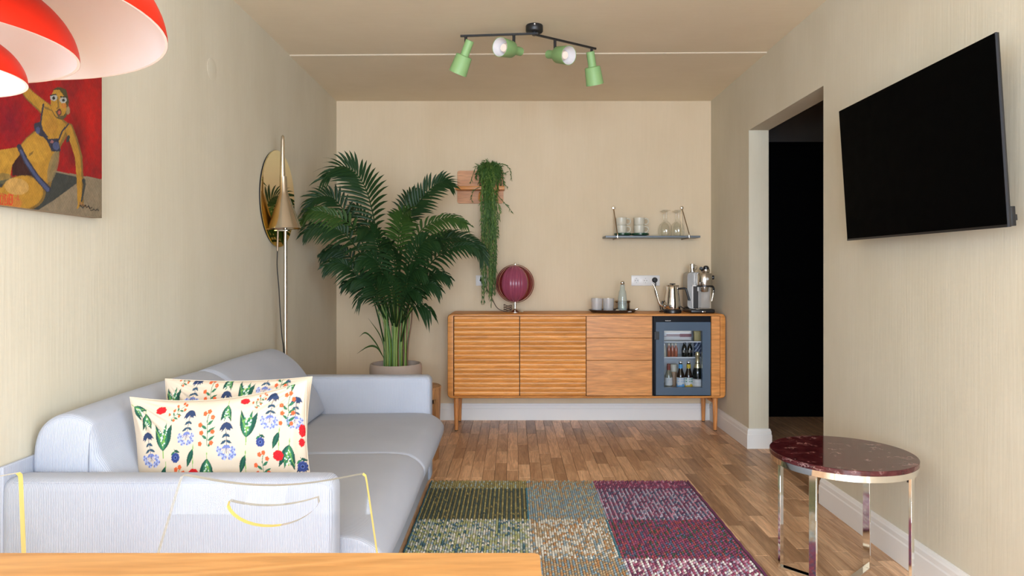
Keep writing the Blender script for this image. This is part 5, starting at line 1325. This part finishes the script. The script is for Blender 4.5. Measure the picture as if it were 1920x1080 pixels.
obj('cord', MB().cyl((0, 0, EYE+.39387*K_+.165), (0, 0, 2.475), .003, n=8), M['whiteplastic'], pd_)
obj('ceiling_cup', MB().lathe([(.012, 2.455), (.045, 2.470), (.048, 2.499), (0, 2.499)], 24), M['red'], pd_)

# ================================================================== PAINTING
PXF = XL+.034
def wall_px(Y, Z): return (PX+F*PXF/Y, PY-F*(Z-EYE)/Y)
y1, y0, z0, z1 = 2.236, 1.33, 1.3345, 2.02
pa = thing('painting', 'unframed canvas of an ochre figure in dark bikini on red ground', 'painting', (XL, (y0+y1)/2, z0))
nY, nZ = 420, 300
Yg, Zg = np.meshgrid(np.linspace(y0, y1, nY+1), np.linspace(z0, z1, nZ+1)); Yg, Zg = Yg.ravel(), Zg.ravel()
# layout grid of the picture (units of the sketch: 3.857 per photo pixel, origin at photo 0,140)
gx = (PX+F*PXF/Yg)*3.857; gy = (PY-F*(Zg-EYE)/Yg-140)*3.857
gy = gy-np.clip((420-gx)/420, -1, 4)*12
cv = Canvas(gx, gy, (.235, .006, .012))
def nz(fx, fy, ph): return np.sin(gx*fx+ph)*np.sin(gy*fy+ph*1.7)
tone = .5+.28*nz(.021, .013, .3)+.18*nz(.055, .04, 1.1)+.14*nz(.13, .09, 2.)
cv.C = cv.C*(1-tone[:, None])+np.array((.40, .004, .006))*tone[:, None]
br = np.clip(1-np.hypot((gx-650)/130, (gy-330)/330), 0, 1)[:, None]; cv.C = cv.C*(1-br*.85)+np.array((.62, .006, .004))*br*.85
dk = np.clip(1-np.hypot((gx-560)/95, (gy-470)/260), 0, 1)[:, None]; cv.C = cv.C*(1-dk*.75)+np.array((.05, .002, .006))*dk*.75
dk = np.clip(1-np.hypot((gx-80)/140, (gy-330)/260), 0, 1)[:, None]; cv.C = cv.C*(1-dk*.6)+np.array((.16, .004, .022))*dk*.6
GREY, SHD = (.26, .20, .125), (.045, .05, .045)
cv.poly([(-900, 840), (-200, 790), (60, 740), (400, 695), (740, 765), (760, 1200), (-900, 1200)], GREY)
cv.poly([(-200, 800), (80, 740), (390, 700), (610, 760), (540, 800), (400, 900), (260, 985), (-200, 985)], SHD)
cv.poly([(80, 560), (180, 545), (330, 760), (250, 730), (90, 720)], (.045, .012, .012))
OC, OC2, OCD = (.46, .235, .030), (.56, .30, .04), (.22, .125, .03)
# raised arm, torso, legs, leaning arm, head
cv.line([(150, 60), (215, 145), (300, 220), (345, 260)], 62, OCD, 96); cv.line([(150, 60), (212, 140), (296, 212), (345, 260)], 48, OC, 80)
cv.poly([(305, 215), (400, 265), (450, 320), (510, 365), (500, 420), (440, 520), (425, 590), (395, 690), (365, 815), (300, 770), (210, 640), (130, 520), (190, 450), (250, 400), (290, 330)], OCD)
cv.poly([(312, 235), (395, 275), (440, 325), (490, 372), (470, 420), (420, 520), (395, 570), (360, 700), (345, 790), (300, 750), (215, 620), (145, 515), (200, 450), (262, 400), (300, 330)], OC)
cv.ell(255, 555, 90, 70, OC2, .5, .6); cv.ell(370, 370, 50, 60, (.42, .19, .03), 0, .6); cv.ell(385, 660, 34, 120, (.25, .19, .09), .25, .75)
cv.poly([(-900, 620), (-300, 560), (20, 530), (130, 515), (150, 560), (90, 640), (70, 745), (-300, 800), (-900, 900)], OC)
cv.ell(30, 600, 70, 70, OC2, 0, .4); cv.ell(20, 740, 70, 40, (.14, .13, .06), 0, .6)
cv.ell(165, 850, 165, 130, OCD); cv.ell(160, 845, 152, 120, OC); cv.ell(-150, 900, 260, 120, OC); cv.ell(120, 800, 90, 60, (.62, .38, .13), .2, .6); cv.ell(70, 920, 90, 50, (.55, .16, .04), 0, .6)
cv.line([(495, 385), (530, 470), (570, 600), (580, 760), (585, 940)], 66, OCD, 40); cv.line([(492, 385), (525, 470), (562, 600), (572, 760), (576, 940)], 50, OC, 30)
cv.line([(605, 770), (612, 800), (590, 920)], 26, SHD, 12)
cv.line([(578, 935), (560, 970)], 22, OC, 12); cv.line([(580, 935), (630, 965)], 18, (.32, .16, .06), 8); cv.line([(580, 950), (600, 968)], 10, SHD)
cv.ell(432, 215, 64, 112, (.10, .075, .03), -.12); cv.ell(425, 205, 58, 105, OC, -.10); cv.poly([(375, 110), (420, 88), (480, 110), (500, 200), (480, 240), (465, 160), (430, 110)], (.07, .055, .02))
cv.ell(492, 262, 14, 30, (.30, .21, .10)); cv.ell(388, 165, 26, 24, (.40, .40, .36)); cv.ell(458, 185, 26, 22, (.40, .40, .36)); cv.ell(388, 168, 11, 12, (.02, .02, .02)); cv.ell(458, 186, 11, 11, (.02, .02, .02))
cv.line([(365, 148), (405, 142)], 9, (.03, .025, .015)); cv.line([(435, 160), (485, 165)], 9, (.03, .025, .015))
cv.line([(418, 165), (424, 235), (412, 245)], 12, OCD); cv.ell(428, 272, 18, 26, (.10, .04, .03)); cv.ell(428, 274, 10, 14, (.45, .10, .06)); cv.line([(405, 265), (425, 305), (455, 300)], 8, (.08, .07, .05)); cv.ell(462, 225, 20, 18, (.55, .16, .04), 0, .6)
BK, BKL = (.030, .032, .055), (.07, .085, .17)
cv.poly([(245, 350), (295, 335), (312, 400), (350, 450), (290, 440), (250, 400)], BK); cv.poly([(335, 465), (420, 460), (440, 555), (375, 555)], BK); cv.ell(405, 515, 24, 30, BKL); cv.ell(275, 400, 16, 26, BKL); cv.ell(375, 485, 12, 12, (.3, .12, .12))
cv.line([(300, 420), (345, 470)], 16, BK); cv.line([(315, 210), (300, 300), (295, 345)], 11, BK); cv.line([(425, 470), (450, 410), (495, 360)], 11, BK); cv.ell(492, 465, 12, 26, SHD, .3)
cv.line([(138, 512), (190, 620), (260, 730), (345, 825)], 34, BK, 44); cv.line([(150, 540), (200, 640), (270, 740), (345, 830)], 16, BKL, 26)
cv.ell(225, 565, 24, 8, OCD, -.8)
# red numerals on the thigh and the scribbled signature
for x in (2, 36, 68): 
    cv.line([(x, 860), (x-2, 925)], 8, (.62, .06, .025)); cv.line([(x+20, 866), (x+18, 928)], 8, (.62, .06, .025)); cv.line([(x, 862), (x+20, 866)], 8, (.62, .06, .025)); cv.line([(x-2, 926), (x+18, 928)], 8, (.62, .06, .025))
cv.line([(68, 893), (88, 896)], 8, (.62, .06, .025)); cv.line([(112, 880), (135, 900), (128, 860)], 7, (.55, .10, .04)); cv.line([(-20, 850), (100, 858)], 5, (.55, .08, .03))
sg = [(598, 945), (606, 965), (616, 948), (626, 968), (640, 955), (650, 975), (665, 968)]
cv.line(sg, 6, (.02, .018, .015)); cv.line([(655, 985), (668, 990), (678, 978), (690, 992), (700, 980), (712, 990)], 6, (.02, .018, .015))
tone = 1+.10*np.sin(gx*.35+gy*.05)*np.sin(gy*.21)+.06*np.random.RandomState(4).uniform(-1, 1, len(gx)); cv.C *= tone[:, None]
A = np.stack([np.full(len(Yg), .034), Yg-(y0+y1)/2, Zg-z0], 1)
I, J = np.meshgrid(np.arange(nY), np.arange(nZ)); k = (J*(nY+1)+I).ravel(); Q = np.stack([k, k+1, k+nY+2, k+nY+1], 1)
mb = MB(); mb.v = A.tolist(); mb.f = Q.tolist()
obj('painted_canvas', mb, M['paint'], pa, 30, np.clip(cv.C*.80, 0, 1), fix=False)
b = MB().box((.001, -(y1-y0)/2, 0), (.0338, (y1-y0)/2, z1-z0)); obj('stretcher', b, plain('canvas_edge', (.30, .23, .16), .8), pa, 0)
